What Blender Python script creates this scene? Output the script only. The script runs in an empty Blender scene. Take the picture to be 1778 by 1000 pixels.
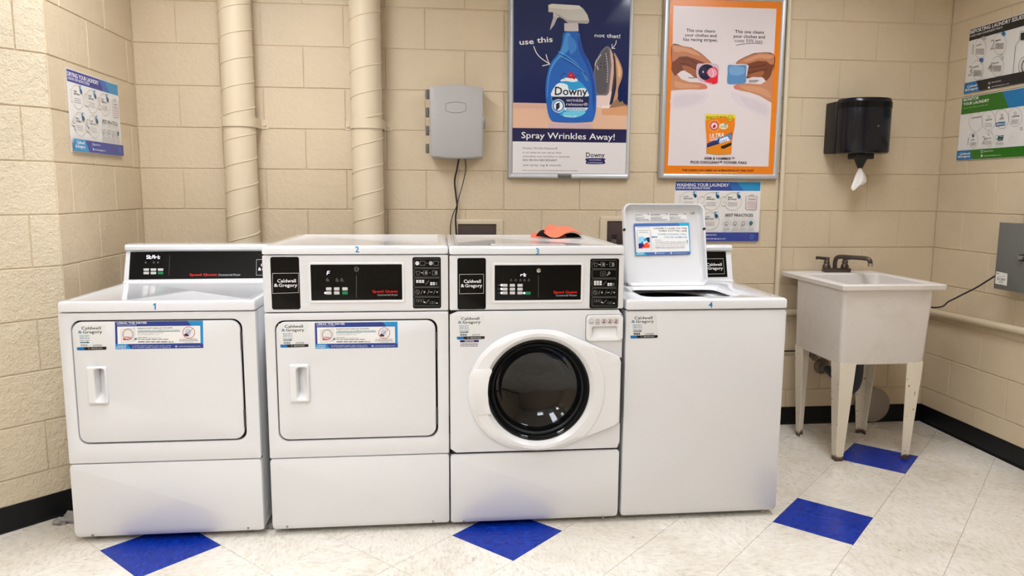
import bpy, bmesh, math, random
from mathutils import Vector, Matrix
from mathutils.geometry import tessellate_polygon
random.seed(7)
SC = bpy.context.scene
COL = SC.collection
PI = math.pi

# ------------------------------------------------------------------ camera, world, light, exposure
F_PX = 1267.99
CAM = Vector((1.2698, -3.88088, 1.32147))
CR = Vector((0.99472833, -0.10238041, 0.00581444))
CU = Vector((0.00777927, 0.13187821, 0.9912354))
CF = Vector((0.10224988, 0.9859647, -0.13197943))
cd = bpy.data.cameras.new('camera'); cam = bpy.data.objects.new('camera', cd); COL.objects.link(cam)
cd.sensor_width = 36.0; cd.lens = 36.0 * F_PX / 1778.0; cd.clip_start = 0.02
M = Matrix.Identity(4)
for i in range(3):
    M[i][0] = CR[i]; M[i][1] = CU[i]; M[i][2] = -CF[i]; M[i][3] = CAM[i]
cam.matrix_world = M
SC.camera = cam
w = bpy.data.worlds.new('world'); SC.world = w; w.use_nodes = True
w.node_tree.nodes['Background'].inputs[0].default_value = (0.9, 0.95, 1.0, 1)
w.node_tree.nodes['Background'].inputs[1].default_value = 0.3
SC.view_settings.view_transform = 'Standard'
SC.view_settings.look = 'None'
SC.view_settings.exposure = 0.0
SC.view_settings.gamma = 1.0
SC.view_settings.use_curve_mapping = False
LAMP_POWER = 15.5
CEIL = 2.66
LAMP_Z = CEIL+.13  # lamps set deep so the housing sides cut light off the upper wall
LAMPS = [(0.45, -3.1, 0.61, 1.22), (2.90, -1.42, 0.61, 1.22), (-0.75, -4.4, 0.61, 1.22), (1.65, -4.3, 0.61, 1.22), (0.45, -1.3, 0.61, 1.22)]

# ------------------------------------------------------------------ materials
def lin(c):
    return tuple((v/255/12.92 if v/255 <= .04045 else ((v/255+.055)/1.055)**2.4) for v in c)
MATS = {}
def mat(name, rgb, rough=.5, metal=0.0, coat=0.0, emit=0.0, trans=0.0, spec=0.5):
    if name in MATS: return MATS[name]
    m = bpy.data.materials.new(name); m.use_nodes = True
    b = m.node_tree.nodes['Principled BSDF']
    c = lin(rgb)
    b.inputs['Base Color'].default_value = (*c, 1)
    b.inputs['Roughness'].default_value = rough
    b.inputs['Metallic'].default_value = metal
    b.inputs['Coat Weight'].default_value = coat
    b.inputs['Coat Roughness'].default_value = .06
    b.inputs['Specular IOR Level'].default_value = spec
    b.inputs['Transmission Weight'].default_value = trans
    if emit:
        b.inputs['Emission Color'].default_value = (*c, 1)
        b.inputs['Emission Strength'].default_value = emit
    MATS[name] = m
    return m
def ink(rgb):
    return mat('ink_%d_%d_%d' % tuple(rgb), rgb, .27)
def nodes(m):
    nt = m.node_tree
    return nt, nt.nodes, nt.links, nt.nodes['Principled BSDF']
def noise(nt, vec, scale, detail=3, rough=.5):
    n = nt.nodes.new('ShaderNodeTexNoise'); n.inputs['Scale'].default_value = scale
    n.inputs['Detail'].default_value = detail; n.inputs['Roughness'].default_value = rough
    nt.links.new(vec, n.inputs['Vector']); return n.outputs['Fac']
def ramp(nt, fac, stops):
    r = nt.nodes.new('ShaderNodeValToRGB'); nt.links.new(fac, r.inputs[0])
    el = r.color_ramp.elements
    while len(el) < len(stops): el.new(.5)
    for e, (p, c) in zip(el, stops):
        e.position = p; e.color = (*c, 1) if len(c) == 3 else c
    return r.outputs[0]
def mix(nt, fac, a, b, mode='MIX'):
    n = nt.nodes.new('ShaderNodeMix'); n.data_type = 'RGBA'; n.blend_type = mode
    if isinstance(fac, float): n.inputs[0].default_value = fac
    else: nt.links.new(fac, n.inputs[0])
    for v, k in ((a, 6), (b, 7)):
        if isinstance(v, tuple): n.inputs[k].default_value = (*v, 1)
        else: nt.links.new(v, n.inputs[k])
    return n.outputs[2]
def bump(nt, h, strength, dist, prev=None):
    n = nt.nodes.new('ShaderNodeBump'); n.inputs['Strength'].default_value = strength; n.inputs['Distance'].default_value = dist
    nt.links.new(h, n.inputs['Height'])
    if prev is not None: nt.links.new(prev, n.inputs['Normal'])
    return n.outputs[0]

def block_paint(name, rgb, rough_amt):
    m = mat(name, rgb, .5)
    nt, ns, ls, b = nodes(m)
    g = ns.new('ShaderNodeNewGeometry').outputs['Position']
    c = lin(rgb)
    base = ramp(nt, noise(nt, g, 1.6, 4, .6), [(.3, tuple(v*.93 for v in c)), (.7, tuple(min(1, v*1.05) for v in c))])
    pits = ramp(nt, noise(nt, g, 70, 3, .65), [(.18, (.55, .5, .42)), (.27, (1, 1, 1))])
    ls.new(mix(nt, .7, base, pits, 'MULTIPLY'), b.inputs['Base Color'])
    n1 = bump(nt, noise(nt, g, 160, 3, .6), .35*rough_amt, .004)
    n2 = bump(nt, noise(nt, g, 38, 4, .65), .5*rough_amt, .006, n1)
    n3 = bump(nt, noise(nt, g, 9, 2, .5), .25, .012, n2)
    ls.new(n3, b.inputs['Normal'])
    return m
M_BLOCK = block_paint('painted_block', (212, 194, 165), 1.3)
M_BLOCKR_LIT = block_paint('painted_block_coarse_lit', (218, 203, 176), 2.8)  # coarser, and lighter to paint in the stronger light on the chamfered wall
M_JOINT = block_paint('painted_joint', (209, 191, 162), .6)
M_DUCT = mat('painted_duct', (216, 200, 173), .38)
def vinyl(name, rgb, dark, light, amt):
    m = mat(name, rgb, .28, spec=.5)
    nt, ns, ls, b = nodes(m)
    tc = ns.new('ShaderNodeTexCoord').outputs['Object']
    oi = ns.new('ShaderNodeObjectInfo')
    ad = ns.new('ShaderNodeVectorMath'); ad.operation = 'ADD'
    ls.new(tc, ad.inputs[0]); 
    sc = ns.new('ShaderNodeMath'); sc.operation = 'MULTIPLY'; sc.inputs[1].default_value = 37.0
    ls.new(oi.outputs['Random'], sc.inputs[0]); ls.new(sc.outputs[0], ad.inputs[1])
    mp = ns.new('ShaderNodeMapping'); mp.inputs['Scale'].default_value = (1, 2.6, 1)
    ls.new(ad.outputs[0], mp.inputs[0])
    g = ns.new('ShaderNodeNewGeometry').outputs['Position']
    f1 = noise(nt, mp.outputs[0], 34, 4, .7)
    col = ramp(nt, f1, [(.3, dark), (.48, lin(rgb)), (.7, light)])
    f2 = ramp(nt, noise(nt, g, 2.2, 5, .6), [(.32, (.74, .70, .63)), (.58, (1, 1, 1))])
    col2 = mix(nt, .6*amt, col, f2, 'MULTIPLY')
    f3 = ramp(nt, noise(nt, g, 24, 2, .5), [(.245, (.35, .3, .22)), (.27, (1, 1, 1))])
    ls.new(mix(nt, .5*amt, col2, f3, 'MULTIPLY'), b.inputs['Base Color'])
    rr_ = ramp(nt, noise(nt, g, 5, 4, .6), [(.3, (.2, .2, .2)), (.7, (.38, .38, .38))])
    ls.new(rr_, b.inputs['Roughness'])
    ls.new(bump(nt, noise(nt, g, 60, 2), .06, .003), b.inputs['Normal'])
    return m
M_TILE = vinyl('cream_vinyl', (232, 226, 215), (.60, .54, .46), (.88, .85, .79), 1.0)
M_BLUE = vinyl('blue_vinyl', (10, 44, 150), (.0005, .013, .16), (.002, .055, .50), .2)
M_BLUE.node_tree.nodes['Principled BSDF'].inputs['Specular IOR Level'].default_value = .3
M_WHITE = mat('white_enamel', (226, 227, 230), .12, coat=.4)
nt, ns, ls, b = nodes(M_WHITE)
g = ns.new('ShaderNodeNewGeometry').outputs['Position']
ls.new(bump(nt, noise(nt, g, 420, 2), .05, .001), b.inputs['Normal'])
M_PLASTIC = mat('white_plastic', (232, 232, 233), .3)
M_BLACK = mat('black_gloss', (9, 9, 10), .2, spec=.22)
M_GAP_SHADE = mat('gap_shade_black', (16, 16, 17), .7)  # near-black colour standing in for the shade inside gaps
M_RUBBER = mat('black_rubber', (20, 20, 22), .5)
M_CHROME = mat('chrome', (200, 200, 200), .18, metal=1)
M_STEEL = mat('brushed_steel', (150, 150, 152), .35, metal=1)
M_ALU = mat('satin_aluminium', (196, 200, 205), .38, metal=.75)
M_GLASS = mat('smoked_glass', (70, 72, 76), .04, trans=.92, spec=.32)
M_LED = mat('display_light', (235, 238, 255), .4, emit=1.1)
M_KEY = mat('grey_key', (205, 205, 205), .4)
M_GREEN = mat('green_key', (0, 130, 80), .4)
M_BASEB = mat('black_vinyl_base', (11, 12, 16), .4, spec=.3)
M_CEIL = mat('ceiling_tile', (232, 230, 224), .8)
M_LAMP = mat('lamp_diffuser', (246, 249, 255), .4, emit=LAMP_POWER)
M_GREYBOX = mat('grey_plastic', (172, 170, 168), .42)
M_GREYBASE = mat('pale_grey_plastic', (188, 180, 168), .5)
M_TOWEL = mat('smoke_black_plastic', (12, 15, 26), .2, spec=.4)
M_PAPER = mat('white_paper', (240, 238, 235), .8)
M_TUB = mat('tub_plastic', (226, 220, 215), .42)
nt, ns, ls, b = nodes(M_TUB)
g = ns.new('ShaderNodeNewGeometry').outputs['Position']
c = lin((226, 220, 215))
st = ramp(nt, noise(nt, g, 7, 5, .65), [(.3, (.60, .55, .47)), (.5, c)])
sp = ramp(nt, noise(nt, g, 46, 2, .4), [(.2, (.25, .2, .14)), (.235, (1, 1, 1))])
ls.new(mix(nt, .8, mix(nt, .35, c, st), sp, 'MULTIPLY'), b.inputs['Base Color'])
M_LEG = mat('painted_leg', (226, 217, 200), .5)
nt, ns, ls, b = nodes(M_LEG)
g = ns.new('ShaderNodeNewGeometry').outputs['Position']
c = lin((226, 217, 200))
sx = ns.new('ShaderNodeSeparateXYZ'); ls.new(g, sx.inputs[0])
nz = noise(nt, g, 34, 4, .7)
ma = ns.new('ShaderNodeMath'); ma.operation = 'MULTIPLY_ADD'; ls.new(nz, ma.inputs[0]); ma.inputs[1].default_value = -.034; 
ls.new(sx.outputs[2], ma.inputs[2])
rs = ramp(nt, ma.outputs[0], [(.0, (.09, .05, .03)), (.012, c)])
sp = ramp(nt, noise(nt, g, 60, 2, .4), [(.26, (.28, .16, .08)), (.30, (1, 1, 1))])
ls.new(mix(nt, .9, rs, sp, 'MULTIPLY'), b.inputs['Base Color'])
M_EBOX = mat('grey_steel_paint', (104, 106, 104), .45)
M_CORAL = mat('coral_fabric', (255, 128, 96), .85)
M_FABBLK = mat('black_fabric', (18, 18, 20), .9)
M_FAUCET = mat('tarnished_metal', (96, 88, 82), .3, metal=.85)
M_BRASS = mat('dull_drain_metal', (120, 108, 96), .45, metal=.6)
M_DISC = mat('dull_grey_cover', (150, 140, 132), .5)
M_DUST = mat('grey_lint', (150, 146, 144), .95)
M_BROWN = mat('dark_brown_box', (66, 48, 46), .5)

# ------------------------------------------------------------------ object helpers
def tag(o, label=None, cat=None, group=None, kind=None):
    if label: o['label'] = label
    if cat: o['category'] = cat
    if group: o['group'] = group
    if kind: o['kind'] = kind
    return o
def thing(name, label, cat, loc, group=None):
    o = bpy.data.objects.new(name, None); COL.objects.link(o)
    o.location = loc; o.empty_display_size = .05
    return tag(o, label, cat, group)
def rootloc(p):
    v = Vector((0, 0, 0))
    while p is not None:
        v += p.location; p = p.parent
    return v
def link_mesh(name, me, m, parent=None, smooth=False):
    o = bpy.data.objects.new(name, me); COL.objects.link(o)
    if parent is not None:
        off = rootloc(parent)
        me.transform(Matrix.Translation(-off)); o.parent = parent
    if m is not None and not me.materials: me.materials.append(m)
    if smooth:
        me.shade_smooth()
        try: me.set_sharp_from_angle(angle=math.radians(38))
        except Exception: pass
    return o
def obj(name, bm, m, parent=None, smooth=True, label=None):
    bmesh.ops.recalc_face_normals(bm, faces=bm.faces)
    me = bpy.data.meshes.new(name); bm.to_mesh(me); bm.free()
    o = link_mesh(name, me, m, parent, smooth)
    if label: o['label'] = label
    return o
def box_bm(x0, x1, y0, y1, z0, z1, bev=0.0, seg=2, bm=None):
    new = bmesh.new()
    bmesh.ops.create_cube(new, size=1)
    for v in new.verts:
        v.co = Vector(((x0+x1)/2 + v.co.x*(x1-x0), (y0+y1)/2 + v.co.y*(y1-y0), (z0+z1)/2 + v.co.z*(z1-z0)))
    if bev: bmesh.ops.bevel(new, geom=new.edges[:], offset=bev, segments=seg, profile=.5, affect='EDGES')
    return merge(bm, new)
def merge(bm, new):
    if bm is None: return new
    me = bpy.data.meshes.new('tmp'); new.to_mesh(me); new.free(); bm.from_mesh(me); bpy.data.meshes.remove(me)
    return bm
def rrect(x0, x1, z0, z1, r, n=5):
    """rounded rectangle, 4*(n+1) points, CCW seen from -Y (x right, z up)"""
    out = []
    for cx, cz, a0 in ((x1-r, z1-r, 0), (x0+r, z1-r, 90), (x0+r, z0+r, 180), (x1-r, z0+r, 270)):
        for i in range(n+1):
            a = math.radians(a0 + 90*i/n); out.append((cx+r*math.cos(a), cz+r*math.sin(a)))
    return out
def circ(cx, cz, rx, rz=None, n=48):
    rz = rx if rz is None else rz
    return [(cx+rx*math.cos(2*PI*i/n), cz+rz*math.sin(2*PI*i/n)) for i in range(n)]
def xz(loop, y): return [Vector((a, y, b)) for a, b in loop]
def xy(loop, z): return [Vector((a, b, z)) for a, b in loop]
def yz(loop, x): return [Vector((x, a, b)) for a, b in loop]
def loft(loops, cap0=False, cap1=False, closed=True, bm=None):
    bm = bm or bmesh.new()
    V = [[bm.verts.new(p) for p in l] for l in loops]
    n = len(loops[0])
    for a, b2 in zip(V[:-1], V[1:]):
        for i in range(n if closed else n-1):
            j = (i+1) % n
            try: bm.faces.new((a[i], a[j], b2[j], b2[i]))
            except ValueError: pass
    if cap0: bm.faces.new(V[0])
    if cap1: bm.faces.new(V[-1])
    return bm
def plate(outer, inner, yf, yb, bev=.002, bm=None):
    """frame with a hole, front at yf (towards -Y), back at yb"""
    def sc(l, d):
        cx = sum(p[0] for p in l)/len(l); cz = sum(p[1] for p in l)/len(l)
        xs = [p[0] for p in l]; zs = [p[1] for p in l]
        fx = 1 - 2*d/(max(xs)-min(xs)); fz = 1 - 2*d/(max(zs)-min(zs))
        mx = (max(xs)+min(xs))/2; mz = (max(zs)+min(zs))/2
        return [(mx+(p[0]-mx)*fx, mz+(p[1]-mz)*fz) for p in l]
    L = [xz(outer, yb), xz(outer, yf+bev), xz(sc(outer, bev*.3), yf+bev*.3), xz(sc(outer, bev), yf), xz(sc(inner, -bev), yf), xz(sc(inner, -bev*.3), yf+bev*.3), xz(inner, yf+bev), xz(inner, yb), xz(outer, yb)]
    return loft(L, bm=bm)
def shrink(l, d):
    xs = [p[0] for p in l]; zs = [p[1] for p in l]
    mx = (max(xs)+min(xs))/2; mz = (max(zs)+min(zs))/2
    fx = 1 - 2*d/(max(xs)-min(xs)); fz = 1 - 2*d/(max(zs)-min(zs))
    return [(mx+(p[0]-mx)*fx, mz+(p[1]-mz)*fz) for p in l]
def slab(outer, yf, yb, bev=.002, bm=None):
    return loft([xz(outer, yb), xz(outer, yf+bev), xz(shrink(outer, bev*.3), yf+bev*.3), xz(shrink(outer, bev), yf)], True, True, bm=bm)
def tube(pts, r, n=10, bm=None, caps=True):
    pts = [Vector(p) for p in pts]
    rs = r if isinstance(r, (list, tuple)) else [r]*len(pts)
    loops = []; up = None
    for i, p in enumerate(pts):
        d = (pts[min(i+1, len(pts)-1)] - pts[max(i-1, 0)]).normalized()
        if up is None:
            up = Vector((0, 0, 1)) if abs(d.z) < .9 else Vector((1, 0, 0))
        s = d.cross(up).normalized(); up = s.cross(d).normalized()
        loops.append([p + (s*math.cos(2*PI*k/n) + up*math.sin(2*PI*k/n))*rs[i] for k in range(n)])
    return loft(loops, caps, caps, bm=bm)
def smooth_path(pts, n=8):
    pts = [Vector(p) for p in pts]; out = []
    P = [pts[0]] + pts + [pts[-1]]
    for i in range(1, len(P)-2):
        a, b2, c2, d = P[i-1], P[i], P[i+1], P[i+2]
        for k in range(n):
            t = k/n
            out.append(.5*((2*b2) + (c2-a)*t + (2*a-5*b2+4*c2-d)*t*t + (3*b2-a-3*c2+d)*t**3))
    out.append(pts[-1]); return out
def lathe(prof, center, axis='Z', n=32, bm=None):
    """prof: (radius, height along axis)"""
    c = Vector(center); loops = []
    for r, h in prof:
        l = []
        for k in range(n):
            a = 2*PI*k/n; u, v = r*math.cos(a), r*math.sin(a)
            l.append(c + (Vector((u, v, h)) if axis == 'Z' else Vector((u, h, v)) if axis == 'Y' else Vector((h, u, v))))
        loops.append(l)
    return loft(loops, True, True, bm=bm)

# ------------------------------------------------------------------ flat print on a real plane
def ray(px, py):
    return (CF + CR*((px-889)/F_PX) - CU*((py-500)/F_PX))
def hit(px, py, O, N):
    d = ray(px, py); t = (O-CAM).dot(N)/d.dot(N); return CAM + d*t
def at(px, py, Y): return hit(px, py, Vector((0, Y, 0)), Vector((0, -1, 0)))
TXT = {}
def glyphs(s, bold, ital):
    k = (s, bold, ital)
    if k not in TXT:
        cu = bpy.data.curves.new('t', 'FONT'); cu.body = s; cu.size = 1; cu.resolution_u = 2
        cu.offset = .015 if bold else (.004)
        cu.shear = .3 if ital else 0
        o = bpy.data.objects.new('t', cu)
        me = o.to_mesh()
        vs = [(v.co.x, v.co.y) for v in me.vertices]; fs = [tuple(p.vertices) for p in me.polygons]
        o.to_mesh_clear(); bpy.data.objects.remove(o); bpy.data.curves.remove(cu)
        TXT[k] = (vs, fs)
    return TXT[k]
class Sheet:
    """flat print: coordinates are mapped to metres (u right, v down) on a plane at O with normal N"""
    def __init__(s, O, N, fn=None, eps=3e-5):
        s.O = Vector(O); s.N = Vector(N).normalized()
        s.U = Vector((0, 0, 1)).cross(s.N).normalized(); s.V = s.N.cross(s.U)*-1
        if s.V.z > 0: s.V = -s.V
        s.fn = fn; s.v = []; s.f = []; s.mi = []; s.mats = []; s.k = 0; s.eps = eps
        s.ox = s.oy = 0; s.sc = 1.0
    def view(s, ox, oy, sc): s.ox, s.oy, s.sc = ox, oy, sc; return s
    def uv(s, x, y):
        x = s.ox + x/s.sc; y = s.oy + y/s.sc
        if s.fn: return s.fn(x, y)
        h = hit(x, y, s.O, s.N) - s.O
        return h.dot(s.U), h.dot(s.V)
    def mid(s, c):
        m = c if not isinstance(c, tuple) else ink(c)
        if m not in s.mats: s.mats.append(m)
        return s.mats.index(m)
    def raw(s, uvs, faces, c):
        b0 = len(s.v); s.k += 1; off = s.N*(s.k*s.eps)
        for u, v in uvs: s.v.append(s.O + s.U*u + s.V*v + off)
        m = s.mid(c)
        for f in faces:
            s.f.append(tuple(b0+i for i in f)); s.mi.append(m)
    def polyuv(s, uvs, c):
        t = tessellate_polygon([[Vector((u, v, 0)) for u, v in uvs]]); s.raw(uvs, t, c)
    def poly(s, pts, c): s.polyuv([s.uv(*p) for p in pts], c)
    def blob(s, pts, c, n=5):
        P = [Vector((p[0], p[1], 0)) for p in pts]; m = len(P); out = []
        for i in range(m):
            a, b2, c2, d = P[i-1], P[i], P[(i+1) % m], P[(i+2) % m]
            for k in range(n):
                t = k/n
                q = .5*((2*b2) + (c2-a)*t + (2*a-5*b2+4*c2-d)*t*t + (3*b2-a-3*c2+d)*t**3); out.append((q.x, q.y))
        s.poly(out, c)
    def rect(s, x0, y0, x1, y1, c):
        a = s.uv(x0, y0); b2 = s.uv(x1, y1)
        s.raw([(a[0], a[1]), (b2[0], a[1]), (b2[0], b2[1]), (a[0], b2[1])], [(0, 1, 2, 3)], c)
    def ell(s, cx, cy, rx, ry, c, n=28):
        s.poly([(cx+rx*math.cos(2*PI*i/n), cy+ry*math.sin(2*PI*i/n)) for i in range(n)], c)
    def line(s, pts, lw, c, closed=False, curve=0):
        if curve:
            pts = [(p.x, p.y) for p in smooth_path([(p[0], p[1], 0) for p in pts], curve)]
        U = [Vector(s.uv(*p)) for p in pts]
        a = Vector(s.uv(pts[0][0], pts[0][1])); b2 = Vector(s.uv(pts[0][0], pts[0][1]+1)); hw = (a-b2).length*lw/2
        n = len(U); L = []; R = []
        for i in range(n):
            p0 = U[i-1] if (i > 0 or closed) else U[i]; p1 = U[(i+1) % n] if (i < n-1 or closed) else U[i]
            d = (p1-p0).normalized(); nn = Vector((-d.y, d.x))*hw
            L.append(tuple(U[i]+nn)); R.append(tuple(U[i]-nn))
        f = [(i, (i+1) % n, n+(i+1) % n, n+i) for i in range(n if closed else n-1)]
        s.raw(L+R, f, c)
    def ring(s, cx, cy, rx, ry, lw, c, a0=0, a1=360, n=30):
        pts = [(cx+rx*math.cos(math.radians(a0+(a1-a0)*i/n)), cy+ry*math.sin(math.radians(a0+(a1-a0)*i/n))) for i in range(n if a1-a0 == 360 else n+1)]
        s.line(pts, lw, c, closed=(a1-a0 == 360))
    def text(s, t, x0, yb, x1, cap, c, bold=True, ital=False, rot=0, fit=True):
        vs, fs = glyphs(t, bold, ital)
        if not vs: return
        a = s.uv(x0, yb); e = s.uv(x1, yb); h = abs(s.uv(x0, yb-cap)[1]-a[1])
        mx0 = min(v[0] for v in vs); mx1 = max(v[0] for v in vs)
        kx = (e[0]-a[0])/(mx1-mx0); ky = h/.729
        if len(t) == 1 and t != '&':
            c0 = (a[0]+e[0])/2; kx = ky; a = (c0-(mx1-mx0)*kx/2, a[1])
        cr, sr = math.cos(math.radians(rot)), math.sin(math.radians(rot))
        out = []
        for x, y in vs:
            X, Y = (x-mx0)*kx, y*ky
            out.append((a[0]+X*cr-Y*sr*0 + Y*sr*-1, a[1]-(Y*cr + X*sr)))
        s.raw(out, fs, c)
    def bars(s, x0, y, x1, lw, c, seed=0):
        rnd = random.Random(int(x0*7+y*13)+seed); x = x0
        sc = (x1-x0)
        while x < x1:
            l = min(sc*rnd.uniform(.06, .19), x1-x)
            if l > sc*.03: s.rect(x, y-lw/2, x+l, y+lw/2, c)
            x += l + sc*.022
    def build(s, name, parent, label=None):
        me = bpy.data.meshes.new(name); me.from_pydata([tuple(v) for v in s.v], [], s.f)
        for m in s.mats: me.materials.append(m)
        me.polygons.foreach_set('material_index', s.mi); me.update()
        o = link_mesh(name, me, None, parent)
        if label: o['label'] = label
        return o
def front(Y): return Sheet((0, Y, 0), (0, -1, 0))
WHT = (238, 238, 238); INK = (24, 24, 28); NAVY = (38, 62, 140); CYAN = (20, 140, 205); TEAL = (30, 110, 150)
BLU = (58, 84, 160); GRY = (120, 118, 116); GLD = (176, 156, 116); RED = (176, 40, 60)

# ------------------------------------------------------------------ room
H = .2032; XL = -.208; XR = 4.083; YC = -.83
floor = box_bm(-2.6, 4.3, -6.2, .2, -.12, -.004)
floor = obj('floor', floor, M_TILE, None, False); floor['kind'] = 'structure'
# ceiling plane with an opening at each light, built as strips round the openings
xs_ = sorted({-2.6, 4.3} | {x+k*a/2 for x, y, a, b2 in LAMPS for k in (-1, 1)})
ys_ = sorted({-6.2, .2} | {y+k*b2/2 for x, y, a, b2 in LAMPS for k in (-1, 1)})
bm = bmesh.new()
for xa, xb in zip(xs_[:-1], xs_[1:]):
    for ya, yb_ in zip(ys_[:-1], ys_[1:]):
        mx_, my_ = (xa+xb)/2, (ya+yb_)/2
        if any(abs(mx_-x) < a/2 and abs(my_-y) < b2/2 for x, y, a, b2 in LAMPS): continue
        bm.faces.new([bm.verts.new(p) for p in ((xa, ya, CEIL), (xb, ya, CEIL), (xb, yb_, CEIL), (xa, yb_, CEIL))])
bmesh.ops.remove_doubles(bm, verts=bm.verts, dist=1e-5)
o = obj('ceiling', bm, M_CEIL, None, False); o['kind'] = 'structure'

def wall(name, O, T, length, m, joints, z_top=CEIL, thick=.15, base_m=None, nrows=14, vis=None, ext0=0.0, ext1=0.0):
    """O: corner at floor level, T: direction along the wall; the room side is to the right of T rotated.. normal = T x Z"""
    O = Vector(O); T = Vector(T).normalized(); N = T.cross(Vector((0, 0, 1)))
    R = Matrix((( T.x, -N.x, 0), (T.y, -N.y, 0), (0, 0, 1)))   # local x=T, y=-N (into wall), z up
    bm = box_bm(-ext0, length+ext1, .0042, .0042+thick, 0, z_top)
    bmesh.ops.transform(bm, matrix=R.to_4x4(), verts=bm.verts)
    for v in bm.verts: v.co += O
    wo = obj(name, bm, base_m or M_JOINT, None, False); wo['kind'] = 'structure'
    cache = {}
    rnd = random.Random(hash(len(name)) & 7)
    for r in range(nrows):
        z0 = r*H; z1 = min((r+1)*H, z_top)
        if z1-z0 < .03: continue
        st = joints[r % 2]
        xs = [0.0]; x = st
        while x < length-.02:
            if x > .02: xs.append(x)
            x += 2*H
        xs.append(length)
        for x0, x1 in zip(xs[:-1], xs[1:]):
            if vis and x0 > vis: continue
            g, gv = .0024, .0016
            key = (round(x1-x0, 3), round(z1-z0, 3))
            if key not in cache:
                w2, h2 = (x1-x0)/2-gv, (z1-z0)/2-g
                c1, d1 = .0022, .0031
                V = [(sx*w2, d1, sz*h2) for sx, sz in ((-1, -1), (1, -1), (1, 1), (-1, 1))] + \
                    [(sx*(w2-c1), 0, sz*(h2-c1)) for sx, sz in ((-1, -1), (1, -1), (1, 1), (-1, 1))] + \
                    [(sx*w2, .02, sz*h2) for sx, sz in ((-1, -1), (1, -1), (1, 1), (-1, 1))]
                Fc = [(4, 5, 6, 7)] + [(i, (i+1) % 4, 4+(i+1) % 4, 4+i) for i in range(4)] + [(8+i, 8+(i+1) % 4, (i+1) % 4, i) for i in range(4)]
                me = bpy.data.meshes.new('block'); me.from_pydata(V, [], Fc); me.materials.append(m); cache[key] = me
            b = bpy.data.objects.new('block', cache[key]); COL.objects.link(b); b.parent = wo
            p = O + T*((x0+x1)/2) + Vector((0, 0, (z0+z1)/2)) - N*rnd.uniform(-.0006, .0008)
            rot = R.to_4x4() @ Matrix.Rotation(rnd.uniform(-.0016, .0016), 4, 'Z') @ Matrix.Rotation(rnd.uniform(-.002, .002), 4, 'X')
            b.matrix_local = Matrix.Translation(p) @ rot
    return wo
X0b = XL
wall('wall_back', (XL, 0, 0), (1, 0, 0), XR-XL, M_BLOCK, (-XL, -XL+H), ext0=.12, ext1=.12)
wall('wall_left', (XL, YC, 0), (0, 1, 0), -YC, M_BLOCK, (-YC-.702, -YC-.479), ext1=.12)
d = 1/math.sqrt(2)
LC = 1.55
CO = Vector((XL, YC, 0)) + Vector((-d, -d, 0))*LC
# chamfered wall: joints measured from its inner corner
st_even = (LC-.306) % (2*H); st_odd = (LC-.103) % (2*H)
wall('wall_left_chamfer', CO, (d, d, 0), LC, M_BLOCKR_LIT, (st_even, st_odd))
wall('wall_right', (XR, 0, 0), (0, -1, 0), 2.4, M_BLOCK, (.019+2*H*0+.0, .213), ext1=3.9, ext0=.12)
bm = box_bm(XL-LC*d-.15, XL-LC*d, -6.2, YC-LC*d, 0, CEIL)
o = obj('wall_left_side', bm, M_JOINT, None, False); o['kind'] = 'structure'
bm = box_bm(XL-LC*d-.15, XR+.15, -6.2, -6.05, 0, CEIL)
o = obj('wall_front', bm, M_JOINT, None, False); o['kind'] = 'structure'

def baseboard(name, O, T, length):
    O = Vector(O); T = Vector(T).normalized(); N = T.cross(Vector((0, 0, 1)))
    prof = [(0, .1016), (.004, .1016), (.0055, .099), (.0055, .014), (.008, .004), (.010, .001), (.010, -.004), (0, -.004)]
    loops = [[O + T*x + N*a + Vector((0, 0, z)) for a, z in prof] for x in (0, length)]
    o = obj(name, loft(loops, True, True), M_BASEB, None, False); o['kind'] = 'structure'
baseboard('baseboard_back', (XL, 0, 0), (1, 0, 0), XR-XL)
baseboard('baseboard_left', (XL, YC, 0), (0, 1, 0), -YC)
baseboard('baseboard_chamfer', CO, (d, d, 0), LC)
baseboard('baseboard_right', (XR, 0, 0), (0, -1, 0), 6.0)

# floor tiles, laid on the diagonal
TS = .3048; HD = TS/math.sqrt(2)
def clip(poly, a, b2, c):      # keep a*x+b*y<=c
    out = []
    for i, p in enumerate(poly):
        q = poly[(i+1) % len(poly)]; dp = a*p[0]+b2*p[1]-c; dq = a*q[0]+b2*q[1]-c
        if dp <= 0: out.append(p)
        if (dp < 0 < dq) or (dq < 0 < dp):
            t = dp/(dp-dq); out.append((p[0]+(q[0]-p[0])*t, p[1]+(q[1]-p[1])*t))
    return out
def tile_mesh(poly):
    n = len(poly)
    cx = sum(p[0] for p in poly)/n; cy = sum(p[1] for p in poly)/n
    k = .0006
    inn = []
    for p in poly:
        dx, dy = p[0]-cx, p[1]-cy; l = math.hypot(dx, dy) or 1
        inn.append((p[0]-dx/l*k, p[1]-dy/l*k))
    V = [(x, y, -.005) for x, y in poly] + [(x, y, -.0004) for x, y in poly] + [(x, y, 0) for x, y in inn]
    F2 = [tuple(range(2*n, 3*n))] + [(i, (i+1) % n, n+(i+1) % n, n+i) for i in range(n)] + [(n+i, n+(i+1) % n, 2*n+(i+1) % n, 2*n+i) for i in range(n)]
    me = bpy.data.meshes.new('floor_tile'); me.from_pydata(V, [], F2); return me
blue = {(0, 0), (-6, 0), (6, 0), (9, 3)}
full = {}
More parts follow.
